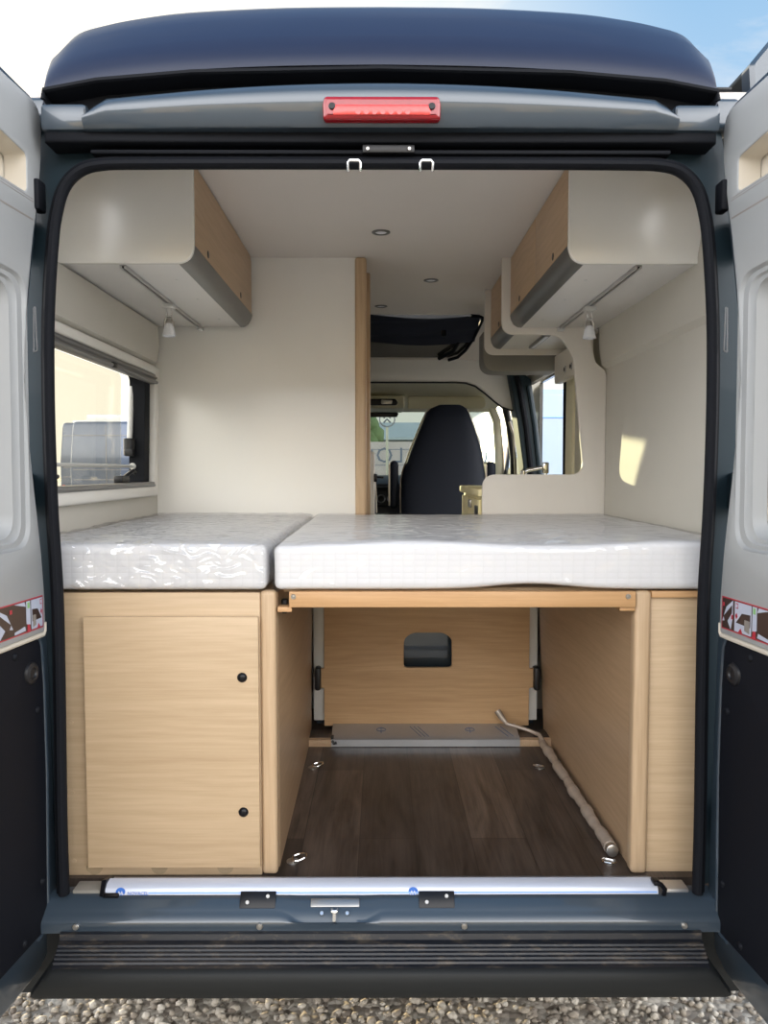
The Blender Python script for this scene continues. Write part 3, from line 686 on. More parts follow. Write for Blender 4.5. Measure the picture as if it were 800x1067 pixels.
# ---------------------------------------------------------------- awning on the roof side
A = thing('awning', (1.0, 1.8, 2.42), 'dark awning cassette along the roof edge above the right rear door', 'awning')
prof = rc([(.90, 2.435), (1.10, 2.42), (1.13, 2.50), (1.08, 2.64), (.96, 2.66), (.89, 2.575)], [.03, .04, .05, .06, .06, .02])
g = G(); g.loft([[(x, y, z) for x, z in prof] for y in (.14, 3.4)]); part('cassette', g, M['bumper'], A)
g = G(); g.loft([[(1.0+(x-1.0)*k, y, 2.53+(z-2.53)*k) for x, z in prof] for y, k in ((.145, 1.03), (.105, 1.03), (.095, .95))]); part('end_cap', g, M['paint'], A)
g = G()
g.box(.80, .845, .10, 3.3, 2.515, 2.522, .002, rot=None); part('mounting_rail', g, M['black'], A)

# ================================================================== GARAGE UNDER THE BED
# left cabinet
C = thing('bed_cabinet', (-.6, .55, FZ), 'oak bed-base cupboard under the left mattress, with a wide door', 'cabinet')
g = G(); g.box(-.925, -.302, .10, .118, FZ, 1.296, .001); part('front_board', g, M['oakx'], C)
g = G(); g.box(-.302, -.262, .098, .14, FZ, 1.300, .010, 3); part('corner_post', g, M['oakz'], C)
g = G(); g.loft([[(-.28, .14, FZ), (-.262, .14, FZ), (-.262, .14, 1.29), (-.28, .14, 1.29)], [(-.29, 1.13, FZ), (-.270, 1.13, FZ), (-.262, 1.13, 1.29), (-.28, 1.13, 1.29)]]); part('side_board', g, M['oakside'], C)
g = G(); g.box(-.925, -.282, .118, 1.13, 1.275, 1.295, .001); part('top_board', g, M['oaky'], C)
g = G(); g.box(-.735, -.3035, .079, .0955, .6035, 1.239, .0025)
dr = part('cabinet_door', g, M['oakx'], C)
for z in (1.088, .747):
    g = G(); g.lathe([(.001, .007), (.004, .0075), (.0085, .005), (.012, .002), (.0125, 0)], (-.344, .079, z), (0, -1, 0), 18); part('push_lock', g, M['gloss'], dr)
for px in (-.726, -.562, -.395):
    g = G(); pts = [(px+.021*math.cos(R(a)), (.598)-.021*math.sin(R(a))) for a in range(0, 181, 15)]
    plate(g, pts, .0985, .1005, 'Y'); part('hinge_notch', g, M['cap'], C)
for z in (.968, .788, .612):
    g = G(); g.cyl((-.778, .1005, z), (0, -1, 0), .006, .002, 14); part('screw_cap', g, M['oakx'], C)
g = G(); g.box(-.262, -.246, .20, .222, 1.225, 1.262, .004); part('rail_bracket', g, M['black'], C)
# right cabinet
C2 = thing('bed_cabinet', (.78, .55, FZ), 'plain oak bed-base cupboard at the right of the garage', 'cabinet')
g = G(); g.box(.672, .925, .112, .13, FZ, 1.285, .001); part('front_board', g, M['oakx'], C2)
g = G(); g.box(.634, .675, .098, .14, FZ, 1.300, .010, 3); part('corner_post', g, M['oakz'], C2)
g = G(); g.box(.675, .925, .100, .135, 1.283, 1.299, .002); part('top_edge', g, M['beech'], C2)
g = G(); g.loft([[(.642, .14, FZ), (.66, .14, FZ), (.66, .14, 1.29), (.642, .14, 1.29)], [(.630, 1.13, FZ), (.65, 1.13, FZ), (.62, 1.13, 1.29), (.598, 1.13, 1.29)]]); part('side_board', g, M['oakside'], C2)
g = G(); g.box(.66, .925, .13, 1.13, 1.275, 1.295, .001); part('top_board', g, M['oaky'], C2)
# front rail
T = thing('bed_rail', (.2, .1, 1.26), 'orange-toned wooden rail across the garage below the right mattress', 'rail')
g = G(); g.box(-.228, .631, .088, .112, 1.261, 1.300, .002); part('rail_board', g, M['beech'], T)
for x in (-.217, .612):
    g = G(); g.lathe([(.001, .001), (.003, .0005), (.004, .002), (.006, .002), (.007, 0)], (x, .088, 1.288), (0, -1, 0), 14); part('screw', g, M['steel'], T)
g = G(); g.box(-.258, -.222, .096, .135, 1.248, 1.2605, .002); part('support_block', g, M['beech'], T)
g = G(); g.box(.594, .632, .096, .135, 1.250, 1.2605, .002); part('support_block', g, M['beech'], T)
for i in range(7):
    y = .16+i*.145; g = G(); g.box(-.25, .60, y, y+.06, 1.288, 1.300, .003); part('bed_slat', g, M['oakx'], T)
# bulkhead
B = thing('bulkhead_panel', (.15, 1.13, .63), 'oak bulkhead with an oval-topped hole at the far end of the garage', 'panel')
o = [(-.219, .615), (-.219, .763), (-.241, .763), (-.241, .838), (-.219, .838), (-.219, 1.28), (.57, 1.28), (.57, .838), (.594, .838), (.594, .763), (.57, .763), (.57, .615)]
rd = [0, .006, .01, .01, .006, 0, 0, .006, .01, .01, .006, 0]
hole = rc([(.087, .842), (.272, .842), (.272, .955), (.24, .978), (.12, .978), (.087, .955)], [.015, .015, .04, .06, .06, .04])
slot = rc([(.09, 1.093), (.285, 1.093), (.285, 1.2), (.09, 1.2)], .004)
g = G(); plate(g, rc(o, rd), 1.12, 1.136, 'Y', holes=[hole, slot], bev=.001); part('board', g, M['oakshade'], B)
g = G(); g.box(-.255, .60, 1.19, 1.20, .60, 1.28, .002); part('backing_sheet', g, M['paint'], B, 'dark sheet behind the hole')
for x0, x1, lab in ((-.262, -.205, 'post'), (.555, .605, 'post')):
    g = G(); g.box(x0, x1, 1.14, 1.165, .63, 1.28, .003); part('upright_post', g, M['alup'], B, 'pale metal post')
for x in (-.243, .597):
    g = G(); g.box(x-.012, x+.012, 1.095, 1.15, .757, .846, .010); part('latch', g, M['black'], B)
# step beam with filmed profile
S = thing('floor_beam', (.17, 1.06, FZ), 'pale wooden floor beam wrapped in filmed metal before the bulkhead', 'beam')
g = G(); g.box(-.285, .635, 1.003, 1.118, FZ, .600, .001); part('beam', g, M['oaky'], S)
g = G(); g.box(-.285, .635, 1.03, 1.118, .600, .602, .0005); part('beam_top', g, M['vinyl'], S)
g = G(); pr = [(.998, .577), (.998, .603), (1.004, .608), (1.035, .612), (1.060, .619), (1.118, .624), (1.118, .614), (1.03, .603), (1.001, .600), (1.001, .577)]
g.loft([[(x, y, z) for y, z in pr] for x in (-.185, -.1, .2, .45, .515)]); cov = part('metal_cover', g, M['stepfilm'], S, 'film-covered metal profile')
g = G()
for cx in (.0, .335):
    ring_ = [(cx+.018*math.cos(R(a)), 1.058+.018*math.sin(R(a)), .6215) for a in range(0, 360, 30)]
    g.tube(ring_, .0012, closed=True, seg=5); g.tube([(cx, 1.04, .616), (cx, 1.075, .6235)], .0015, seg=5)
for cx in (.13, .145, .16, .455, .475):
    g.tube([(cx-.02, 1.085, .6235), (cx+.018, 1.012, .611)], .0012, seg=5)
part('film_print', g, M['bluefaint'], cov, 'faint blue marks on the film')
g = G(); g.tube([(-.182, 1.0, .60), (-.174, .997, .590), (-.165, .996, .594)], .006, seg=6); g.box(-.187, -.176, 1.0, 1.02, .60, .616, .003); part('torn_tape', g, M['black'], cov)
# table leg in wrapping on the floor
T = thing('table_leg', (.6, .5, FZ), 'wrapped tube lying along the right side of the garage floor', 'table leg')
pts = []; rad = []
for i in range(41):
    t = i/40; y = .20+.80*t
    pts.append((.612-.016*t+.0012*math.sin(t*25), y, FZ+.019)); rad.append(.0165+.0022*math.sin(t*31)+.0018*math.sin(t*73+1))
g = G(); g.tube(pts, rad, seg=12); part('tube', g, M['polewrap'], T)
g = G(); g.lathe([(.013, -.006), (.0165, -.004), (.0165, .02), (.014, .024)], (.612, .185, FZ+.019), (0, 1, 0), 16); part('end_fitting', g, M['steel'], T)
g = G(); g.tube([(.595, .985, .600), (.588, 1.01, .618), (.55, 1.025, .630), (.515, 1.04, .637), (.475, 1.05, .645), (.455, 1.06, .668), (.44, 1.07, .69)], [.012, .008, .007, .007, .007, .012, .012], seg=10); part('hose', g, M['polewrap'], T)
# tie-down rings
def tie_ring(x, y, lab, yaw):
    t = thing('tie_down_ring', (x, y, FZ), lab, 'tie-down ring', 'tie-down rings on the garage floor')
    g = G(); g.lathe([(.016, 0), (.016, .003), (.011, .006), (.004, .007), (.001, .007)], (x, y, FZ), (0, 0, 1), 18); part('base_plate', g, M['steel'], t)
    q = Matrix.Rotation(yaw, 4, 'Z'); loop = rc([(-.014, 0), (.014, 0), (.018, .018), (.010, .036), (-.010, .036), (-.018, .018)], .008)
    g = G(); g.tube([Vector((x, y, FZ+.008))+(q @ Vector((a, b*.97, b*.22))) for a, b in loop], .0028, closed=True, seg=8); part('ring', g, M['chrome'], t)
tie_ring(-.232, .165, 'chrome tie-down ring on the floor by the left cupboard, near the sill', R(-85))
tie_ring(-.236, .80, 'chrome tie-down ring on the floor by the left cupboard, near the beam', R(-85))
tie_ring(.598, .158, 'chrome tie-down ring at the near end of the wrapped tube', R(155))
tie_ring(.548, .80, 'chrome tie-down ring beside the middle of the wrapped tube', R(150))
# sill strip
S = thing('sill_strip', (0, .04, .575), 'silver aluminium strip in blue protective film along the rear sill', 'sill strip')
g = G(); pr = [(-.002, .580), (.002, .592), (.012, .602), (.030, .605), (.036, .601), (.080, .581), (.080, .576), (0, .576)]
g.loft([[(x, y, z) for y, z in pr] for x in (-.668, -.3, 0, .3, .668)]); part('strip', g, M['stripfilm'], S)
g = G(); g.loft([[(x, y, z) for y, z in ((-.0025, .5835), (-.0008, .5865), (-.0012, .5868), (-.0029, .5837))] for x in (-.56, 0, .665)]); part('film_line', g, M['bluepale'], S)
def sf(x0):     # sloping front face of the strip
    return lambda a, b, d: (x0+a, -.0022+b*.316-d*.949, .580+b*.949+d*.316)
for x0 in (-.627, .077):
    f = sf(x0); g = G()
    g.cur = 0; plate(g, [(.0115*math.cos(R(a)), .0075+.0095*math.sin(R(a))) for a in range(0, 360, 20)], .0004, .0010, fn=f)
    g.cur = 1; plate(g, [(-.008, .000), (-.004, .010), (0, .004), (.003, .010), (.008, .001), (.004, .0005), (.002, .005), (-.001, -.001), (-.004, .005), (-.005, 0)], .0010, .0016, fn=f)
    g.cur = 2; text_mesh(g, 'NOVACEL', .011, lambda a, b, d, f=f: f(a+.042, b+.0005, .0012+d))
    part('film_logo', g, [M['blue'], M['stripfilm'], M['blue']], S, 'blue round film logo with small lettering')
g = G(); g.loft([[(-.676, -.006, .580), (-.664, -.010, .580), (-.664, .01, .612), (-.676, .01, .610)], [(-.668, .05, .590), (-.660, .05, .585), (-.660, .05, .598), (-.668, .05, .602)]]); g.box(-.667, -.628, -.012, -.003, .577, .588, .004)
part('torn_film', g, M['gloss'], S, 'dark torn film at the left end')
g = G(); g.tube([(.660, -.004, .610), (.672, -.006, .606), (.682, -.006, .594), (.680, -.004, .580)], .006, seg=8); g.box(.655, .672, -.008, .02, .602, .613, .004); part('end_curl', g, M['gloss'], S)
g = G(); g.box(-.745, -.672, .004, .05, .574, .589, .004); part('side_plate', g, M['taupeshade_plate'], S, 'dull beige end plate')
g = G(); g.box(.684, .745, .004, .05, .574, .589, .004); part('side_plate', g, M['alu'], S, 'bare aluminium end plate')

# ================================================================== MATTRESSES
def mattress(x0, x1, lab, wrapmat, crinkle, sag):
    T = thing('mattress', ((x0+x1)/2, .74, 1.302), lab, 'mattress', None)
    y0, y1, z0, z1 = .09, 1.38, 1.304, 1.418
    def shell(off, amp, fr, seed, fine=1., ridge=0.):
        bm = bmesh.new(); bmesh.ops.create_cube(bm, size=1)
        bmesh.ops.scale(bm, vec=(x1-x0, y1-y0, z1-z0), verts=bm.verts); bmesh.ops.translate(bm, vec=((x0+x1)/2, (y0+y1)/2, (z0+z1)/2), verts=bm.verts)
        bmesh.ops.bevel(bm, geom=bm.edges[:], offset=.016, segments=4, profile=.5, affect='EDGES')
        for ax, lo, hi, st in ((0, x0, x1, .02*fine), (1, y0, y1, .03*fine), (2, z0, z1, .019*fine)):
            k = int((hi-lo)/st)
            for i in range(1, k):
                pos = lo+(hi-lo)*i/k; co = [0, 0, 0]; co[ax] = pos; no = [0, 0, 0]; no[ax] = 1
                bmesh.ops.bisect_plane(bm, geom=bm.verts[:]+bm.edges[:]+bm.faces[:], plane_co=co, plane_no=no)
        bm.normal_update()
        for v in bm.verts:
            p = v.co.copy(); nn = v.normal.copy()
            d = off+amp*(mnoise.noise(p*fr+Vector((seed, 0, 0)))+.6*mnoise.noise(p*fr*2.3+Vector((0, seed, 0))))
            if ridge:
                q = Vector((p.x*1.0+p.z*.8+seed, p.y, p.z*1.3-p.x*.3))
                d += ridge*(.35 if nn.z > .7 else 1)*(mnoise.ridged_multi_fractal(q*11+Vector((0, 0, seed)), 1.0, 2.1, 2, 1.0, 2.0)-.8)
            if v.co.z < z0+.02: nn.z *= .2
            v.co += nn*d
            if sag and p.y < .3:          # front edge dips and lifts a little
                w = math.exp(-((p.x-.37)/.13)**2)
                if p.z < z0+.05: v.co.z += .014*w*(1-max(0, (p.z-z0)/.05))
                v.co.z += .006*math.sin(p.x*9+1)*max(0, (p.z-z0)/(z1-z0))*(1-(p.y-.09)/.25)
        return bm
    g = G(); g.bm(shell(0, .0025, 6, 1)); core = part('core', g, M['quilt'], T, smooth=60)
    g = G(); g.bm(shell(.0065 if not sag else .005, crinkle, 18, 4, .5 if not sag else .8,   .006 if not sag else .0014)); part('plastic_wrap', g, wrapmat, T, 'clear crinkled plastic wrap', smooth=60)
mattress(-.920, -.285, 'white mattress in crinkled plastic on the left cupboard', M['wrapA'], .0045, False)
mattress(-.265, .920, 'wide white quilted mattress in clear plastic, right of the seam', M['wrapB'], .0022, True)

# ================================================================== OVERHEAD CUPBOARDS
def grip(g, sx, x, z, y0, y1):
    # rounded aluminium grip profile under the doors
    pr = [(0, .052), (0, .046), (.004, .030), (.014, .012), (.030, .002), (.046, 0), (.046, .006), (.030, .012), (.018, .03), (.012, .052)]
    g.loft([[(sx*(abs(x)+a), y, z+b) for a, b in pr] for y in (y0, y1)])
def over(sx, y0, y1, xf, lab, doors, locks, endy=None, seam=True):
    C = thing('overhead_cupboard', (sx*.72, (y0+y1)/2, 2.185), lab, 'cupboard', 'overhead cupboards')
    g = G(); pts = [(-.915 if 0 else xf+.06, 2.185), (.90, 2.185), (.915, 2.465), (xf+.002, 2.465), (xf+.002, 2.24)]
    g.box(sx*(xf+.045), sx*.925, y0, y1, 2.185, 2.200, .001); g.box(sx*(xf+.02), sx*.925, y0, y1, 2.45, 2.466, .001); g.box(sx*.89, sx*.925, y0, y1, 2.2, 2.45, .001)
    part('carcass', g, M['whitematt'], C)
    if endy is not None:
        e = rc([(xf, 2.183), (.928, 2.183), (.928, 2.469), (xf, 2.469)], [.055, 0, 0, 0], 8)
        g = G(); plate(g, [(sx*a, b) for a, b in e], endy-.018, endy, 'Y', bev=.003); part('end_panel', g, M['white'], C, 'white end panel with a rounded lower corner')
    for (a, b), lk in zip(doors, locks):
        g = G(); o = rc([(a, 2.238), (b, 2.238), (b, 2.464), (a, 2.464)], [.002, .002, .028 if not seam else .002, .002])
        plate(g, o, sx*xf, sx*(xf+.016), 'X', bev=.0015); d = part('cupboard_door', g, M['oaky'], C)
        for ly in lk:
            g = G(); g.lathe([(.001, .0015), (.010, .0015), (.012, 0)], (sx*xf, ly, 2.257), (-sx, 0, 0), 16)
            part('push_lock', g, M['gloss'], d)
    g = G(); grip(g, sx, xf, 2.184, y0, y1); part('grip_profile', g, M['alud'], C)
    for yy in (y0+.18, y0+.45, y0+.8):
        if yy < y1-.05:
            g = G(); g.cyl((sx*(xf+.1), yy, 2.1855), (0, 0, -1), .005, .0015, 12); part('screw_cap', g, M['alup'], C)
    return C
over(-1, .42, 1.378, .527, 'overhead cupboard at upper left with one long oak door and two locks', [(.424, 1.372)], [(.585, 1.13)], .42, False)
over(1, .42, 1.388, .529, 'overhead cupboard at upper right with two oak doors, nearest the rear door', [(.424, .884), (.889, 1.385)], [(.605,), (1.18,)], .42)
C = over(1, 1.42, 1.95, .529, 'small overhead cupboard beyond the white divider, farthest along the right side', [(1.424, 1.945)], [(1.70,)])
g = G(); e = rc([(.50, 2.158), (.925, 2.158), (.925, 2.469), (.50, 2.469)], [.05, 0, 0, 0], 8); plate(g, e, 1.95, 1.968, 'Y', bev=.003); part('end_panel', g, M['panel'], C, 'cream end panel')
g = G(); g.box(.695, .725, 1.50, 1.86, 2.172, 2.185, .004); lb = part('light_bar', g, M['alud'], C, 'slim light bar under the cupboard')
g = G(); g.box(.702, .718, 1.53, 1.83, 2.170, 2.174, .002); part('diffuser', g, M['frost'], lb)
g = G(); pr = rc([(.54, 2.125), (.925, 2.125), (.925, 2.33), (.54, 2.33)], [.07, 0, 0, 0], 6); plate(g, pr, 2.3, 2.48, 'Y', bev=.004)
solo('lining_box', g, M['taupeshade_plate'], 'taupe rounded lining box beyond the far right cupboard', 'lining box')

# white divider panel with kitchen end
K = [(.42, 1.20), (.98, 1.20), (.971, 1.561), (.936, 1.985), (.925, 2.012), (.884, 2.044), (.866, 2.12), (.868, 2.20), (.90, 2.469), (.495, 2.469), (.495, 2.158), (.715, 2.158), (.79, 2.10), (.842, 1.585), (.42, 1.585)]
K = [(min(x, .929), z) for x, z in K]
kp = [(.42, FZ), (.929, FZ), (.929, 1.99), (.922, 2.012), (.884, 2.044), (.866, 2.12), (.868, 2.20), (.90, 2.469), (.495, 2.469), (.495, 2.158), (.740, 2.158), (.792, 2.06), (.840, 1.583), (.42, 1.583)]
kr = [0, 0, .01, .015, .02, .03, 0, 0, 0, .055, .09, .0, .05, .06]
g = G(); plate(g, rc(kp, kr, 8), 1.392, 1.412, 'Y', bev=.003)
solo('divider_panel', g, M['panel'], 'pale putty divider panel cut out beside the side doorway', 'panel')
# kitchen block seen past the divider
Kt = thing('kitchen_unit', (.68, 1.95, FZ), 'cream kitchen unit with sun yellow in its colour behind the low end of the divider', 'kitchen unit')
g = G(); g.box(.425, .92, 1.416, 2.15, FZ, 1.49, .002); part('body', g, M['cream'], Kt)
g = G(); g.box(.405, .925, 1.414, 2.17, 1.49, 1.522, .006); part('worktop', g, M['cream'], Kt)
g = G(); g.box(.413, .426, 1.46, 1.80, 1.20, 1.475, .003); df = part('drawer_front', g, M['cream'], Kt)
g = G(); g.box(.404, .414, 1.70, 1.78, 1.43, 1.465, .003); part('vent', g, M['steel'], df)
g = G(); g.box(.400, .414, 1.60, 1.68, 1.36, 1.376, .004); part('handle', g, M['steel'], df)
g = G(); g.box(.402, .414, 1.47, 1.52, 1.39, 1.45, .01); part('push_lock', g, M['gloss'], df)
g = G(); g.box(.413, .426, 1.82, 2.12, 1.20, 1.475, .003); part('drawer_front', g, M['cream'], Kt)
# socket panel hanging by the doorway
Sp = thing('socket_panel', (.86, 1.7, 2.04), 'hanging grey panel with a row of small sockets by the side doorway', 'socket panel')
g = G(); plate(g, rc([(1.413, 2.02), (2.0, 2.02), (2.0, 2.157), (1.413, 2.157)], [0, .03, 0, 0]), .85, .88, 'X', bev=.003); part('board', g, M['panel'], Sp)
for y in (1.55, 1.66, 1.77):
    g = G(); g.cyl((.851, y, 2.065), (-1, 0, 0), .016, .005, 16); so = part('socket', g, M['alu'], Sp)
    g = G(); g.cyl((.846, y+.005, 2.065), (-1, 0, 0), .009, .003, 14); part('socket_cap', g, M['gloss'], so)
# small tap on the worktop
g = G(); g.cyl((.80, 1.95, 1.522), (0, 0, 1), .022, .02); g.tube([(.80, 1.95, 1.53), (.80, 1.95, 1.60), (.79, 1.96, 1.615), (.72, 1.98, 1.60), (.70, 1.985, 1.585)], .010, seg=10); g.box(.785, .815, 1.93, 1.96, 1.585, 1.64, .006)
g.cyl((.70, 1.985, 1.60), (0, 0, -1), .015, .04)
solo('tap', g, M['chrome'], 'small tap on the kitchen worktop low in the side doorway', 'tap')

# ================================================================== LIGHTS
def spot(sx, y, y0, y1, lab):
    T = thing('spot_lamp', (sx*.735, y, 2.065), lab, 'lamp', 'rail lamps under the overhead cupboards')
    x = sx*.735
    g = G(); g.box(x-.009, x-.003, y0, y1, 2.174, 2.1845, .001); g.box(x+.003, x+.009, y0, y1, 2.174, 2.1845, .001); g.box(x-.009, x+.009, y0, y1, 2.181, 2.1845, .0005); rl = part('rail', g, M['alu'], T)
    g = G(); g.box(x-.012, x+.012, y1-.03, y1+.003, 2.168, 2.1845, .004); part('rail_end', g, M['alup'], rl)
    g = G(); g.box(x-.0028, x+.0028, y0, y1-.03, 2.177, 2.1805, .0005); part('rail_slot', g, M['gloss'], rl)
    g = G(); g.box(x-.020, x+.020, y-.018, y+.018, 2.160, 2.175, .003); part('slider', g, M['alup'], T)
    g = G(); g.tube([(x-.008, y, 2.165), (x-.008, y, 2.134)], .003, seg=8); g.tube([(x+.008, y, 2.165), (x+.008, y, 2.134)], .003, seg=8); g.cyl((x-.011, y, 2.132), (1, 0, 0), .005, .022, 10); part('stem', g, M['chrome'], T)
    g = G()
    g.tube([(x-.016, y, 2.098), (x-.015, y, 2.116), (x-.008, y, 2.130), (x+.008, y, 2.130), (x+.015, y, 2.116), (x+.016, y, 2.098)], .004, seg=8); g.lathe([(.006, .02), (.010, .014), (.011, 0)], (x, y, 2.104), (0, 0, 1), 16); part('yoke', g, M['steel'], T)
    g = G(); g.lathe([(.005, 2.112), (.012, 2.108), (.017, 2.095), (.021, 2.075), (.023, 2.066), (.021, 2.064), (.018, 2.075), (.012, 2.10)], (x, y, 0), (0, 0, 1), 24); part('lamp_shade', g, M['frost'], T, 'frosted bell shade')
spot(-1, .90, .425, 1.375, 'bell-shaped spot lamp on the rail under the left overhead cupboard')
spot(1, .942, .425, 1.388, 'bell-shaped spot lamp on the rail under the right overhead cupboard')
for x, y, lab in ((0.0, 1.064, 'round ceiling downlight nearest the rear opening'), (.229, 1.774, 'round ceiling downlight towards the right, above the aisle'), (0.0, 2.332, 'round ceiling downlight farthest in, just before the roof window')):
    T = thing('downlight', (x, y, CEIL-.008), lab, 'downlight', 'downlights in the ceiling')
    g = G(); g.lathe([(.020, 0), (.022, .004), (.030, .004), (.034, .002), (.034, 0)], (x, y, CEIL), (0, 0, -1), 26, False); part('bezel', g, M['alud'], T)
    g = G(); g.lathe([(.001, .001), (.012, .003), (.021, .001)], (x, y, CEIL), (0, 0, -1), 20); part('lens', g, M['frost'], T)

# ================================================================== ROOF WINDOW AND CAB
T = thing('skylight', (0, 2.8, 2.3), 'dark panoramic roof window over the cab with a navy blind', 'roof window')
g = G(); g.tube([sl(a, b, -.004) for a, b in SKY[1:-1]], .010, seg=8); part('frame', g, M['rubber'], T)
g = G(); lowr = [(-.6, .55), (.54, .55), (.515, .75), (.475, .92), (.42, .99), (-.6, .99)]; plate(g, lowr, .012, .020, fn=sl); part('roof_pane', g, M['roofpane'], T)
g = G(); rows = []
for i in range(9):
    b = .02+.56*i/8; rows.append([sl(a, b+.03*math.sin(a*7), -.004-.010*math.sin(i*1.6+a*5)) for a in [-.6+1.155*k/24 for k in range(25)]])
g.loft(rows, False, False); part('blind', g, M['navy'], T, 'gathered navy blind')
g = G(); g.box(.35, .375, 2.68, 2.72, 2.375, 2.42, .004); g.tube([(.46, 2.82, 2.365), (.44, 2.92, 2.325), (.36, 3.03, 2.295)], .012, seg=8); part('handle', g, M['rubber'], T)
# seat
def seat(dx, lab):
    T = thing('cab_seat', (.39+dx, 2.95, FZ), lab, 'seat', 'cab seats')
    n0 = len(bpy.data.objects)
    sec = [(.98, .128, .655), (1.337, .123, .655), (1.45, .122, .653), (1.542, .125, .648), (1.60, .138, .643), (1.659, .160, .637), (1.718, .180, .627), (1.776, .203, .613), (1.857, .237, .588), (1.915, .262, .568), (1.962, .285, .550), (1.988, .310, .535), (2.003, .345, .515)]
    rings = []
    for z, a, b in sec:
        cx = (a+b)/2; hw = (b-a)/2; th = .085-.03*max(0, (z-1.3)/.7); cy = 2.96+.11*(z-1.3)/.7
        if z > 1.98: th *= .8
        rg = []
        for k in range(36):
            q = 2*math.pi*k/36; c, s = math.cos(q), math.sin(q)
            rg.append((cx+hw*math.copysign(abs(c)**.55, c), cy+th*math.copysign(abs(s)**.6, s), z))
        rings.append(rg)
    rings.append([(.43+(p[0]-.43)*.8, p[1], 2.010) for p in rings[-1]])
    g = G(); g.loft(rings); part('backrest', g, M['seat'], T, smooth=60)
    g = G(); g.tube([(r[18][0]-.001, r[18][1], r[18][2]) for r in rings[1:-2]], .0065, seg=8); g.tube([(r[0][0]+.001, r[0][1], r[0][2]) for r in rings[1:-2]], .004, seg=8); part('lit_piping', g, M['seatedge'], T)  # pale edge tubes carry the seat's sunlit rim in their colour
    for x0, x1, z1 in ((.052, .108, 1.66), (.655, .715, 1.655)):
        if dx and x0 > .3: continue
        g = G(); g.box(x0, x1, 2.98, 3.36, z1-.30 if x0 < .3 else z1-.16, z1, .025, 4); ar = part('armrest', g, M['seat'], T)
        g = G(); g.tube([(x0-.001, 2.99, z1-.28 if x0 < .3 else z1-.15), (x0-.001, 2.99, z1-.02)], .005, seg=8); part('lit_piping', g, M['seatedge'], ar)
    g = G(); g.box(.12, .66, 3.02, 3.48, .93, 1.08, .05, 4); part('seat_cushion', g, M['seat'], T)
    g = G(); g.box(.20, .58, 3.05, 3.42, .597, .93, .02); part('pedestal', g, M['black'], T)
    if dx:
        for ch in list(T.children): ch.data.transform(Matrix.Diagonal((1.28, 1, 1, 1)) @ Matrix.Translation((dx, 0, 0 if ch.name.startswith('pedestal') else 0.)))
        for ch in list(T.children):
            for c2 in ch.children: c2.data.transform(Matrix.Diagonal((1.28, 1, 1, 1)) @ Matrix.Translation((dx, 0, 0)))
seat(0, 'dark navy cab seat with integral headrest seen from behind past the bed')
seat(-.76, 'added dark navy cab seat, widened to shape the sun patch, on the far side of the washroom partition')  # unseen seat added and widened to shape the sun patch on the right wall
# dashboard
D = thing('dashboard', (0, 4.0, FZ), 'black dashboard with two round vents below the windscreen', 'dashboard')
g = G(); pr = [(3.78, .80), (3.74, 1.25), (3.80, 1.50), (3.90, 1.555), (4.25, 1.565), (4.35, 1.45), (4.35, .80)]
g.loft([[(x, y, z) for y, z in pr] for x in (-.9, -.3, .3, .9)]); part('body', g, M['dash'], D)
for x in (.0, .075):
    g = G(); g.lathe([(.022, 0), (.026, .008), (.030, .010), (.032, 0)], (x, 3.765, 1.395), (0, -1, .2), 22, False); part('vent_ring', g, M['alud'], D)
    g = G(); g.lathe([(.001, .008), (.018, .006), (.021, 0)], (x, 3.765, 1.395), (0, -1, .2), 18); part('vent', g, M['gloss'], D)
for z in (1.47, 1.34):
    g = G(); g.box(-.06, .14, 3.735, 3.80, z, z+.012, .003); part('trim_strip', g, M['bumper'], D)
g = G(); g.box(-.066, -.03, 1.86, 1.90, 1.18, 1.69, .012); part_ = solo('washroom_latch_post', g, M['panel'], 'narrow pale post beside the washroom door jamb', 'post')
g = G(); g.box(-.034, -.018, 1.84, 1.87, 1.545, 1.585, .004); g.tube([(-.02, 1.855, 1.568), (.012, 1.85, 1.566)], .005, seg=8); part('door_catch', g, M['gloss'], part_)
# headliner, console, mirror, visor
g = G(); g.loft([[(-.9, 3.08, 2.175), (.9, 3.08, 2.175), (.9, 3.08, 2.195), (-.9, 3.08, 2.195)], [(-.9, 3.6, 2.15), (.9, 3.6, 2.15), (.9, 3.6, 2.17), (-.9, 3.6, 2.17)], [(-.86, 4.12, 2.045), (.86, 4.12, 2.045), (.86, 4.12, 2.065), (-.86, 4.12, 2.065)]])
struct('trim_3', g, M['beige'], 'beige headliner over the cab', 'headliner')
O = thing('overhead_console', (.0, 3.75, 2.03), 'beige overhead console with a dark reading lamp', 'console')
g = G(); g.box(-.22, .165, 3.62, 4.05, 2.035, 2.125, .015, 3); part('housing', g, M['beige'], O)
g = G(); plate(g, rc([(-.16, 2.055), (.108, 2.055), (.118, 2.075), (.10, 2.10), (-.16, 2.10)], .018), 3.605, 3.622, 'Y', bev=.004); lm = part('lamp_panel', g, M['gloss'], O)
g = G(); plate(g, rc([(.0, 2.062), (.075, 2.062), (.08, 2.09), (.0, 2.094)], .008), 3.600, 3.607, 'Y', bev=.002); part('lens', g, M['steel'], lm)
g = G(); plate(g, rc([(-.19, 2.0), (.12, 2.0), (.135, 2.033), (-.19, 2.033)], .012), 4.0, 4.03, 'Y', bev=.005)
solo('rear_view_mirror', g, M['gloss'], 'black interior mirror below the overhead console', 'mirror')
g = G(); plate(g, rc([(.19, 2.035), (.75, 2.035), (.74, 2.125), (.19, 2.125)], [.01, .05, .05, .01]), 3.70, 3.725, 'Y', bev=.008)
solo('sun_visor', g, M['beige'], 'beige sun visor folded up above the cab seat', 'sun visor')
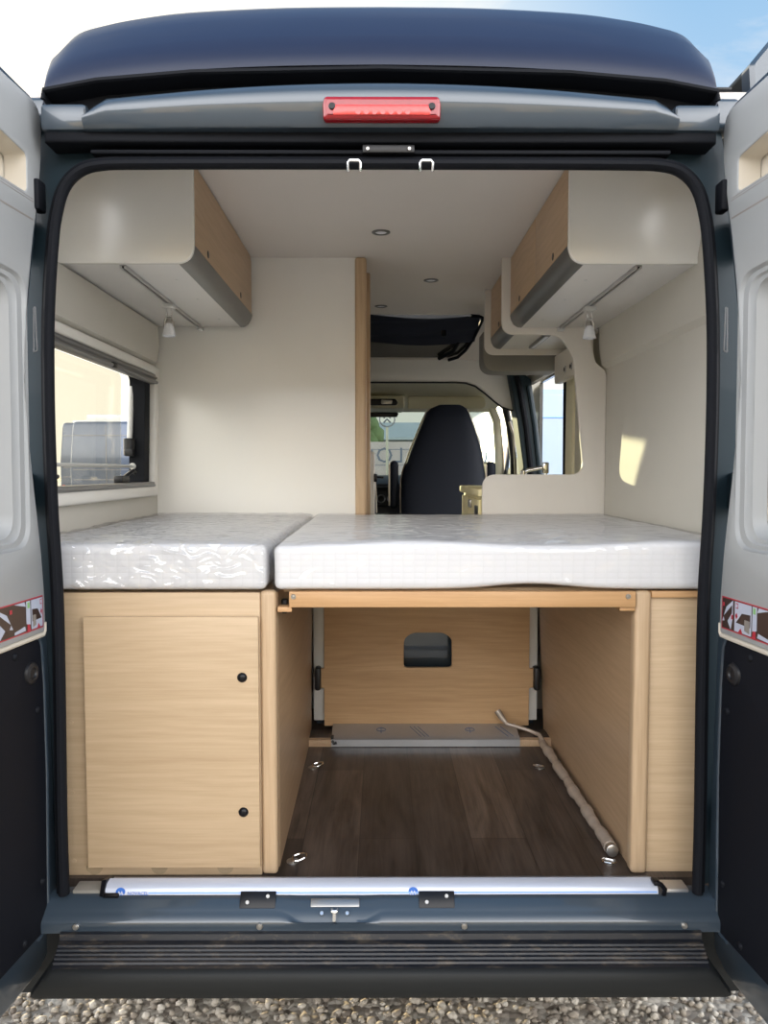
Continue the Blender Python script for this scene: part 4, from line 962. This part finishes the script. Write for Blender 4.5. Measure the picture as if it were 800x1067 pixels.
# windscreen and pillars
W2 = thing('window_2', (0, 4.3, 1.5), 'cab windscreen', 'window', kind='structure')
g = G(); g.loft([[(-.93, 4.42, 1.50), (.93, 4.42, 1.50), (.93, 4.425, 1.50), (-.93, 4.425, 1.50)], [(-.86, 4.10, 2.05), (.86, 4.10, 2.05), (.86, 4.105, 2.05), (-.86, 4.105, 2.05)]]); part('pane', g, M['clearglass'], W2)
for s in (-1, 1):
    g = G(); g.tube([(s*.82, 4.02, 2.10), (s*.885, 4.12, 1.98), (s*.93, 4.28, 1.75), (s*.96, 4.42, 1.45)], [.03, .032, .036, .04], seg=12); part('pillar_trim', g, M['beige'], W2)
# doorway pillar on the right (front edge of the side doorway)
P3 = thing('trim_4', (.9, 3.05, FZ), 'dark blue door pillar at the front of the side doorway', 'pillar', kind='structure')
g = G(); plate(g, [(.925, FZ), (1.02, FZ), (1.018, 1.20), (1.005, 1.55), (.965, 1.9), (.92, 2.16), (.80, 2.26), (.775, 2.26), (.84, 1.90), (.882, 1.60), (.905, 1.20)], 2.955, 3.14, 'Y', bev=.01); part('pillar', g, M['paintdark'], P3)
g = G(); g.tube([(.945, 2.95, .70), (.943, 2.95, 1.2), (.930, 2.95, 1.56), (.893, 2.95, 1.87), (.852, 2.95, 2.1), (.825, 2.95, 2.20)], .017, seg=8); part('pillar_seal', g, M['rubber'], P3)
g = G(); g.tube([(.995, 2.955, .70), (.993, 2.955, 1.2), (.982, 2.955, 1.56), (.945, 2.955, 1.88), (.905, 2.955, 2.12)], .016, seg=8); part('painted_edge', g, M['paintdark'], P3)
g = G(); g.tube([(.845, 3.5, 2.06), (.885, 3.52, 1.9), (.915, 3.54, 1.7), (.925, 3.55, 1.4)], .024, seg=10); part('belt_pillar', g, M['black'], P3)
g = G(); g.tube([(.87, 3.44, 1.93), (.90, 3.44, 1.84), (.915, 3.44, 1.6), (.915, 3.44, 1.45)], .009, seg=8); part('seat_belt', g, M['seatedge'], P3, 'pale webbing strip')
# rear edge of side doorway
P4 = thing('trim_5', (.93, 2.0, FZ), 'beige and black rear edge of the side doorway', 'pillar', kind='structure')
g = G(); plate(g, [(1.90, FZ), (2.05, FZ), (2.03, 2.14), (1.90, 2.14)], .915, .985, 'X', bev=.008); part('lining_edge', g, M['beige'], P4)
g = G(); g.tube([(.935, 2.07, .70), (.935, 2.07, 1.5), (.93, 2.06, 2.12)], .022, seg=8); part('door_seal', g, M['rubber'], P4)

# ================================================================== OUTSIDE: neighbours in view
def simple_van(x0, x1, y0, y1, z0, h, lab, mat, face, extra=None, group=None):
    """box van; face: -1 its rear shows towards the camera"""
    T = thing('parked_van', ((x0+x1)/2, (y0+y1)/2, 0), lab, 'van', group)
    w = x1-x0; cx = (x0+x1)/2
    pr = rc([(x0, z0), (x1, z0), (x1, h*.6), (x1-.10, h-.06), (x1-.2, h), (x0+.2, h), (x0+.10, h-.06), (x0, h*.6)], [.08, .08, .2, .1, .1, .1, .1, .2])
    g = G(); g.loft([[(cx+(x-cx)*k, y, z0+(z-z0)*k) for x, z in pr] for y, k in ((y0, .97), (y0+.06, 1), (y1-1.4, 1), (y1-.9, .93), (y1, .62))]); part('body', g, mat, T)
    g = G()
    for z in (h*.42, h*.52, h*.86):
        g.box(x0+.10, x1-.10, y0-.012, y0+.01, z, z+.018, .004)
    g.box(cx-.008, cx+.008, y0-.01, y0+.01, z0+.05, h-.12, .003)
    part('door_seam', g, M['stickergrey'] if mat is not M['vanwhiteshade'] else M['bluepale'], T)
    for s in (-1, 1):
        for yy in (y0+1.0, y1-1.1):
            g = G(); g.lathe([(.18, -.1), (.33, -.1), (.345, 0), (.33, .1), (.18, .1), (.02, .06)], (cx+s*(w/2-.14), yy, .345), (1, 0, 0), 22, False); part('wheel', g, M['tyre'], T)
        g = G(); g.box(cx+s*(w/2-.12)-.05, cx+s*(w/2-.12)+.05, y0-.02, y0+.02, z0+.35, z0+.75, .02); part('rear_lamp', g, M['red'], T)
    g = G(); g.box(x0+.06, x1-.06, y0-.08, y0+.1, z0, z0+.18, .04); part('bumper', g, M['bumper'], T)
    if extra:
        a, b, c, d, e, f = extra; g = G(); g.box(a, b, c, d, e, f, .04, 3); part('roof_unit', g, M['alup'], T, 'roof box')
    return T
simple_van(1.55, 3.7, 8.0, 13.5, .35, 2.63, 'white panel van seen through the open side doorway', M['vanwhiteshade'], -1)
simple_van(-9.6, -7.35, 22, 28, .35, 3.1, 'grey camper van with a roof unit, beyond the left window', M['vangrey'], -1, (-9.3, -8.2, 22.6, 24.4, 3.08, 3.36), 'vans parked beyond the left window')
simple_van(-11.15, -9.75, 25, 30, .35, 3.25, 'grey van nearest the rear jamb in the view through the left window', M['vangrey'], -1, (-10.9, -10.2, 25.5, 26.6, 3.23, 3.36), 'vans parked beyond the left window')
simple_van(-7.15, -5.0, 20, 25, .35, 2.9, 'dark van at the right edge of the view through the left window', M['vangrey'], -1, None, 'vans parked beyond the left window')
# fence banner, building, tree beyond the windscreen
T = thing('banner_fence', (.8, 14, 0), 'banner fence with reversed lettering beyond the windscreen', 'fence')
for x in (-1.6, -.55, .75, 1.15, 2.4):
    g = G(); g.box(x-.05, x+.05, 13.95, 14.05, 0, 2.35, .01); part('fence_post', g, M['post'], T)
g = G(); g.box(-1.6, 2.4, 13.92, 13.94, .6, 2.18); bn = part('banner', g, M['banner'], T)
g = G(); text_mesh(g, 'LOC', .44, lambda a, b, d: (.02+a, 13.915-d, 1.76+b), .002, mirror=True)
for z in (1.70, 1.46, 2.02): g.box(-1.6, 2.4, 13.914, 13.919, z, z+.012)
part('lettering', g, M['bannerink'], bn)
T = thing('round_sign', (.17, 13.6, 0), 'round emblem sign on a post before the pale building', 'sign')
g = G(); g.tube([(.12+.15*math.cos(R(a)), 13.6, 2.62+.15*math.sin(R(a))) for a in range(0, 360, 15)], .015, closed=True, seg=6)
for z in (2.55, 2.64): g.tube([(.05, 13.6, z), (.12, 13.6, z+.07), (.19, 13.6, z)], .02, seg=6)
part('emblem', g, M['alud'], T)
g = G(); g.tube([(.12, 13.62, 0), (.12, 13.62, 2.48)], .025, seg=8); part('post', g, M['post'], T)
T = thing('building', (4, 33, 0), 'long pale building with a grey roof beyond the windscreen', 'building')
g = G(); g.box(-6, 16, 30, 40, 0, 2.9, .02); part('wall', g, M['facade'], T)
g = G(); g.loft([[(-6.3, 29.7, 2.85), (16.3, 29.7, 2.85), (16.3, 40.3, 2.85), (-6.3, 40.3, 2.85)], [(-6.3, 29.7, 2.95), (16.3, 29.7, 2.95), (16.3, 40.3, 2.95), (-6.3, 40.3, 2.95)], [(-5.5, 33, 3.75), (15.5, 33, 3.75), (15.5, 36, 3.75), (-5.5, 36, 3.75)]]); part('roof', g, M['roofgrey'], T)
for x in (-1.5, 1.2, 4, 7):
    g = G(); g.box(x, x+1.2, 29.95, 30.05, .9, 2.1, .02); part('window', g, M['darkglass'], T)
def blob(g, c, r, n, seed):
    rn = random.Random(seed)
    for k in range(n):
        d = Vector((rn.gauss(0, 1), rn.gauss(0, 1), rn.gauss(0, .8))); d.normalize(); p = Vector(c)+d*r*rn.uniform(.35, .95)
        bm = bmesh.new(); bmesh.ops.create_icosphere(bm, subdivisions=2, radius=r*rn.uniform(.18, .36))
        for v in bm.verts: v.co *= 1+.35*mnoise.noise(v.co*5/r+Vector((k, seed, 0)))
        g.bm(bm, Matrix.Translation(p))
T = thing('tree', (-.75, 17, 0), 'small green tree beside the banner fence beyond the windscreen', 'tree')
g = G(); blob(g, (-.75, 17, 2.35), .75, 45, 5); part('crown', g, M['leaf'], T, smooth=180)
g = G(); g.tube([(-.75, 17, 0), (-.72, 17, 1.2), (-.75, 17, 2.2)], [.10, .08, .05], seg=8); part('trunk', g, M['bark'], T)
# sunlit hall behind the photographer, mirrored in the paintwork
T = thing('hall', (1, -26, 0), 'sunlit beige hall facing the van', 'building')
g = G(); g.box(-9, 12, -34, -24, 0, 6.5, .05); part('wall', g, M['beigewall'], T)
g = G(); g.loft([[(-9.4, -34.4, 6.5), (12.4, -34.4, 6.5), (12.4, -23.6, 6.5), (-9.4, -23.6, 6.5)], [(-8.5, -31, 8.6), (11.5, -31, 8.6), (11.5, -27, 8.6), (-8.5, -27, 8.6)]]); part('roof', g, M['roofgrey'], T)
for x in (-7, -2.5, 2, 6.5):
    g = G(); g.box(x, x+2.6, -24.02, -23.97, 0, 3.4, .02); part('loading_door', g, M['roofgrey'], T)

# ================================================================== LIGHT AND CAMERA
AZ, EL = R(26.5), R(5.5)
sv = Vector((-math.sin(AZ)*math.cos(EL), math.cos(AZ)*math.cos(EL), math.sin(EL)))
sd = bpy.data.lights.new('low_sun', 'SUN'); sd.energy = 8.0; sd.color = (1, .80, .48); sd.angle = R(.6)
so = bpy.data.objects.new('low_sun', sd); so.rotation_euler = (-sv).to_track_quat('-Z', 'Y').to_euler(); so.location = sv*30; COL.objects.link(so)
w = bpy.data.worlds.new('sky'); SC.world = w; w.use_nodes = True; n = w.node_tree; n.nodes.clear()
out = N(n, 'ShaderNodeOutputWorld'); bg = N(n, 'ShaderNodeBackground'); L(n, bg.outputs[0], out.inputs[0])
tc = N(n, 'ShaderNodeTexCoord'); nm = N(n, 'ShaderNodeVectorMath', operation='NORMALIZE'); L(n, tc.outputs['Generated'], nm.inputs[0])
sx = N(n, 'ShaderNodeSeparateXYZ'); L(n, nm.outputs[0], sx.inputs[0])
gr = N(n, 'ShaderNodeValToRGB'); e = gr.color_ramp.elements
e[0].position = 0; e[0].color = (1.05, 1.05, 1.02, 1); e[1].position = .9; e[1].color = (.18, .38, .72, 1); q = e.new(.3); q.color = (.52, .72, .93, 1); q = e.new(.52); q.color = (.32, .57, .86, 1)
L(n, sx.outputs[2], gr.inputs[0])
dt = N(n, 'ShaderNodeVectorMath', operation='DOT_PRODUCT'); L(n, nm.outputs[0], dt.inputs[0]); dt.inputs[1].default_value = sv
mr = N(n, 'ShaderNodeMapRange'); mr.interpolation_type = 'SMOOTHSTEP'; mr.inputs['From Min'].default_value = .62; mr.inputs['From Max'].default_value = .95; L(n, dt.outputs['Value'], mr.inputs['Value'])
mp = N(n, 'ShaderNodeMapping'); mp.inputs['Scale'].default_value = (1.5, 1.5, 5); L(n, nm.outputs[0], mp.inputs[0])
cl = N(n, 'ShaderNodeTexNoise'); cl.inputs['Scale'].default_value = 2.2; cl.inputs['Detail'].default_value = 6; cl.inputs['Roughness'].default_value = .6; cl.inputs['Distortion'].default_value = .6; L(n, mp.outputs[0], cl.inputs['Vector'])
cr = N(n, 'ShaderNodeMapRange'); cr.inputs['From Min'].default_value = .50; cr.inputs['From Max'].default_value = .75; cr.inputs['To Max'].default_value = .8; L(n, cl.outputs['Fac'], cr.inputs['Value'])
m1 = N(n, 'ShaderNodeMix', data_type='RGBA'); m1.inputs[7].default_value = (.90, .92, .95, 1); L(n, cr.outputs[0], m1.inputs[0]); L(n, gr.outputs[0], m1.inputs[6])
m2 = N(n, 'ShaderNodeMix', data_type='RGBA'); m2.inputs[7].default_value = (1.35, 1.28, 1.10, 1); L(n, mr.outputs[0], m2.inputs[0]); L(n, m1.outputs[2], m2.inputs[6])
# extra sky brightness added behind the camera and at both sides to light the interior
mb = N(n, 'ShaderNodeMapRange'); mb.interpolation_type = 'SMOOTHSTEP'; mb.inputs['From Min'].default_value = .15; mb.inputs['From Max'].default_value = -.55; L(n, dt.outputs['Value'], mb.inputs['Value'])
zf = N(n, 'ShaderNodeMapRange'); zf.interpolation_type = 'SMOOTHSTEP'; zf.inputs['From Min'].default_value = .85; zf.inputs['From Max'].default_value = .45; L(n, sx.outputs[2], zf.inputs['Value'])
ab = N(n, 'ShaderNodeMath', operation='ABSOLUTE'); L(n, sx.outputs[0], ab.inputs[0])
sb = N(n, 'ShaderNodeMapRange'); sb.interpolation_type = 'SMOOTHSTEP'; sb.inputs['From Min'].default_value = .48; sb.inputs['From Max'].default_value = .85; L(n, ab.outputs[0], sb.inputs['Value'])
mm = N(n, 'ShaderNodeMath', operation='MAXIMUM'); L(n, mb.outputs[0], mm.inputs[0]); L(n, sb.outputs[0], mm.inputs[1])
mz = N(n, 'ShaderNodeMath', operation='MULTIPLY'); L(n, mm.outputs[0], mz.inputs[0]); L(n, zf.outputs[0], mz.inputs[1])
m3 = N(n, 'ShaderNodeMix', data_type='RGBA'); m3.inputs[7].default_value = (5.8, 5.8, 5.9, 1); L(n, mz.outputs[0], m3.inputs[0]); L(n, m2.outputs[2], m3.inputs[6])
L(n, m3.outputs[2], bg.inputs['Color']); bg.inputs['Strength'].default_value = 1.0

cd = bpy.data.cameras.new('camera'); cam = bpy.data.objects.new('camera', cd); COL.objects.link(cam)
cam.location = (0, -1.8, 1.6); cam.rotation_euler = (R(90-3.1), 0, R(-.2146))
cd.sensor_fit = 'VERTICAL'; cd.sensor_height = 24; cd.lens = 801/1067*24; cd.clip_start = .05; cd.clip_end = 500
SC.camera = cam
vs_ = SC.view_settings; vs_.view_transform = 'Standard'; vs_.look = 'None'; vs_.gamma = 1; vs_.use_curve_mapping = False; vs_.exposure = 0.0
SC.cycles.use_denoising = True
SC.cycles.max_bounces = 10; SC.cycles.diffuse_bounces = 5; SC.cycles.transparent_max_bounces = 16
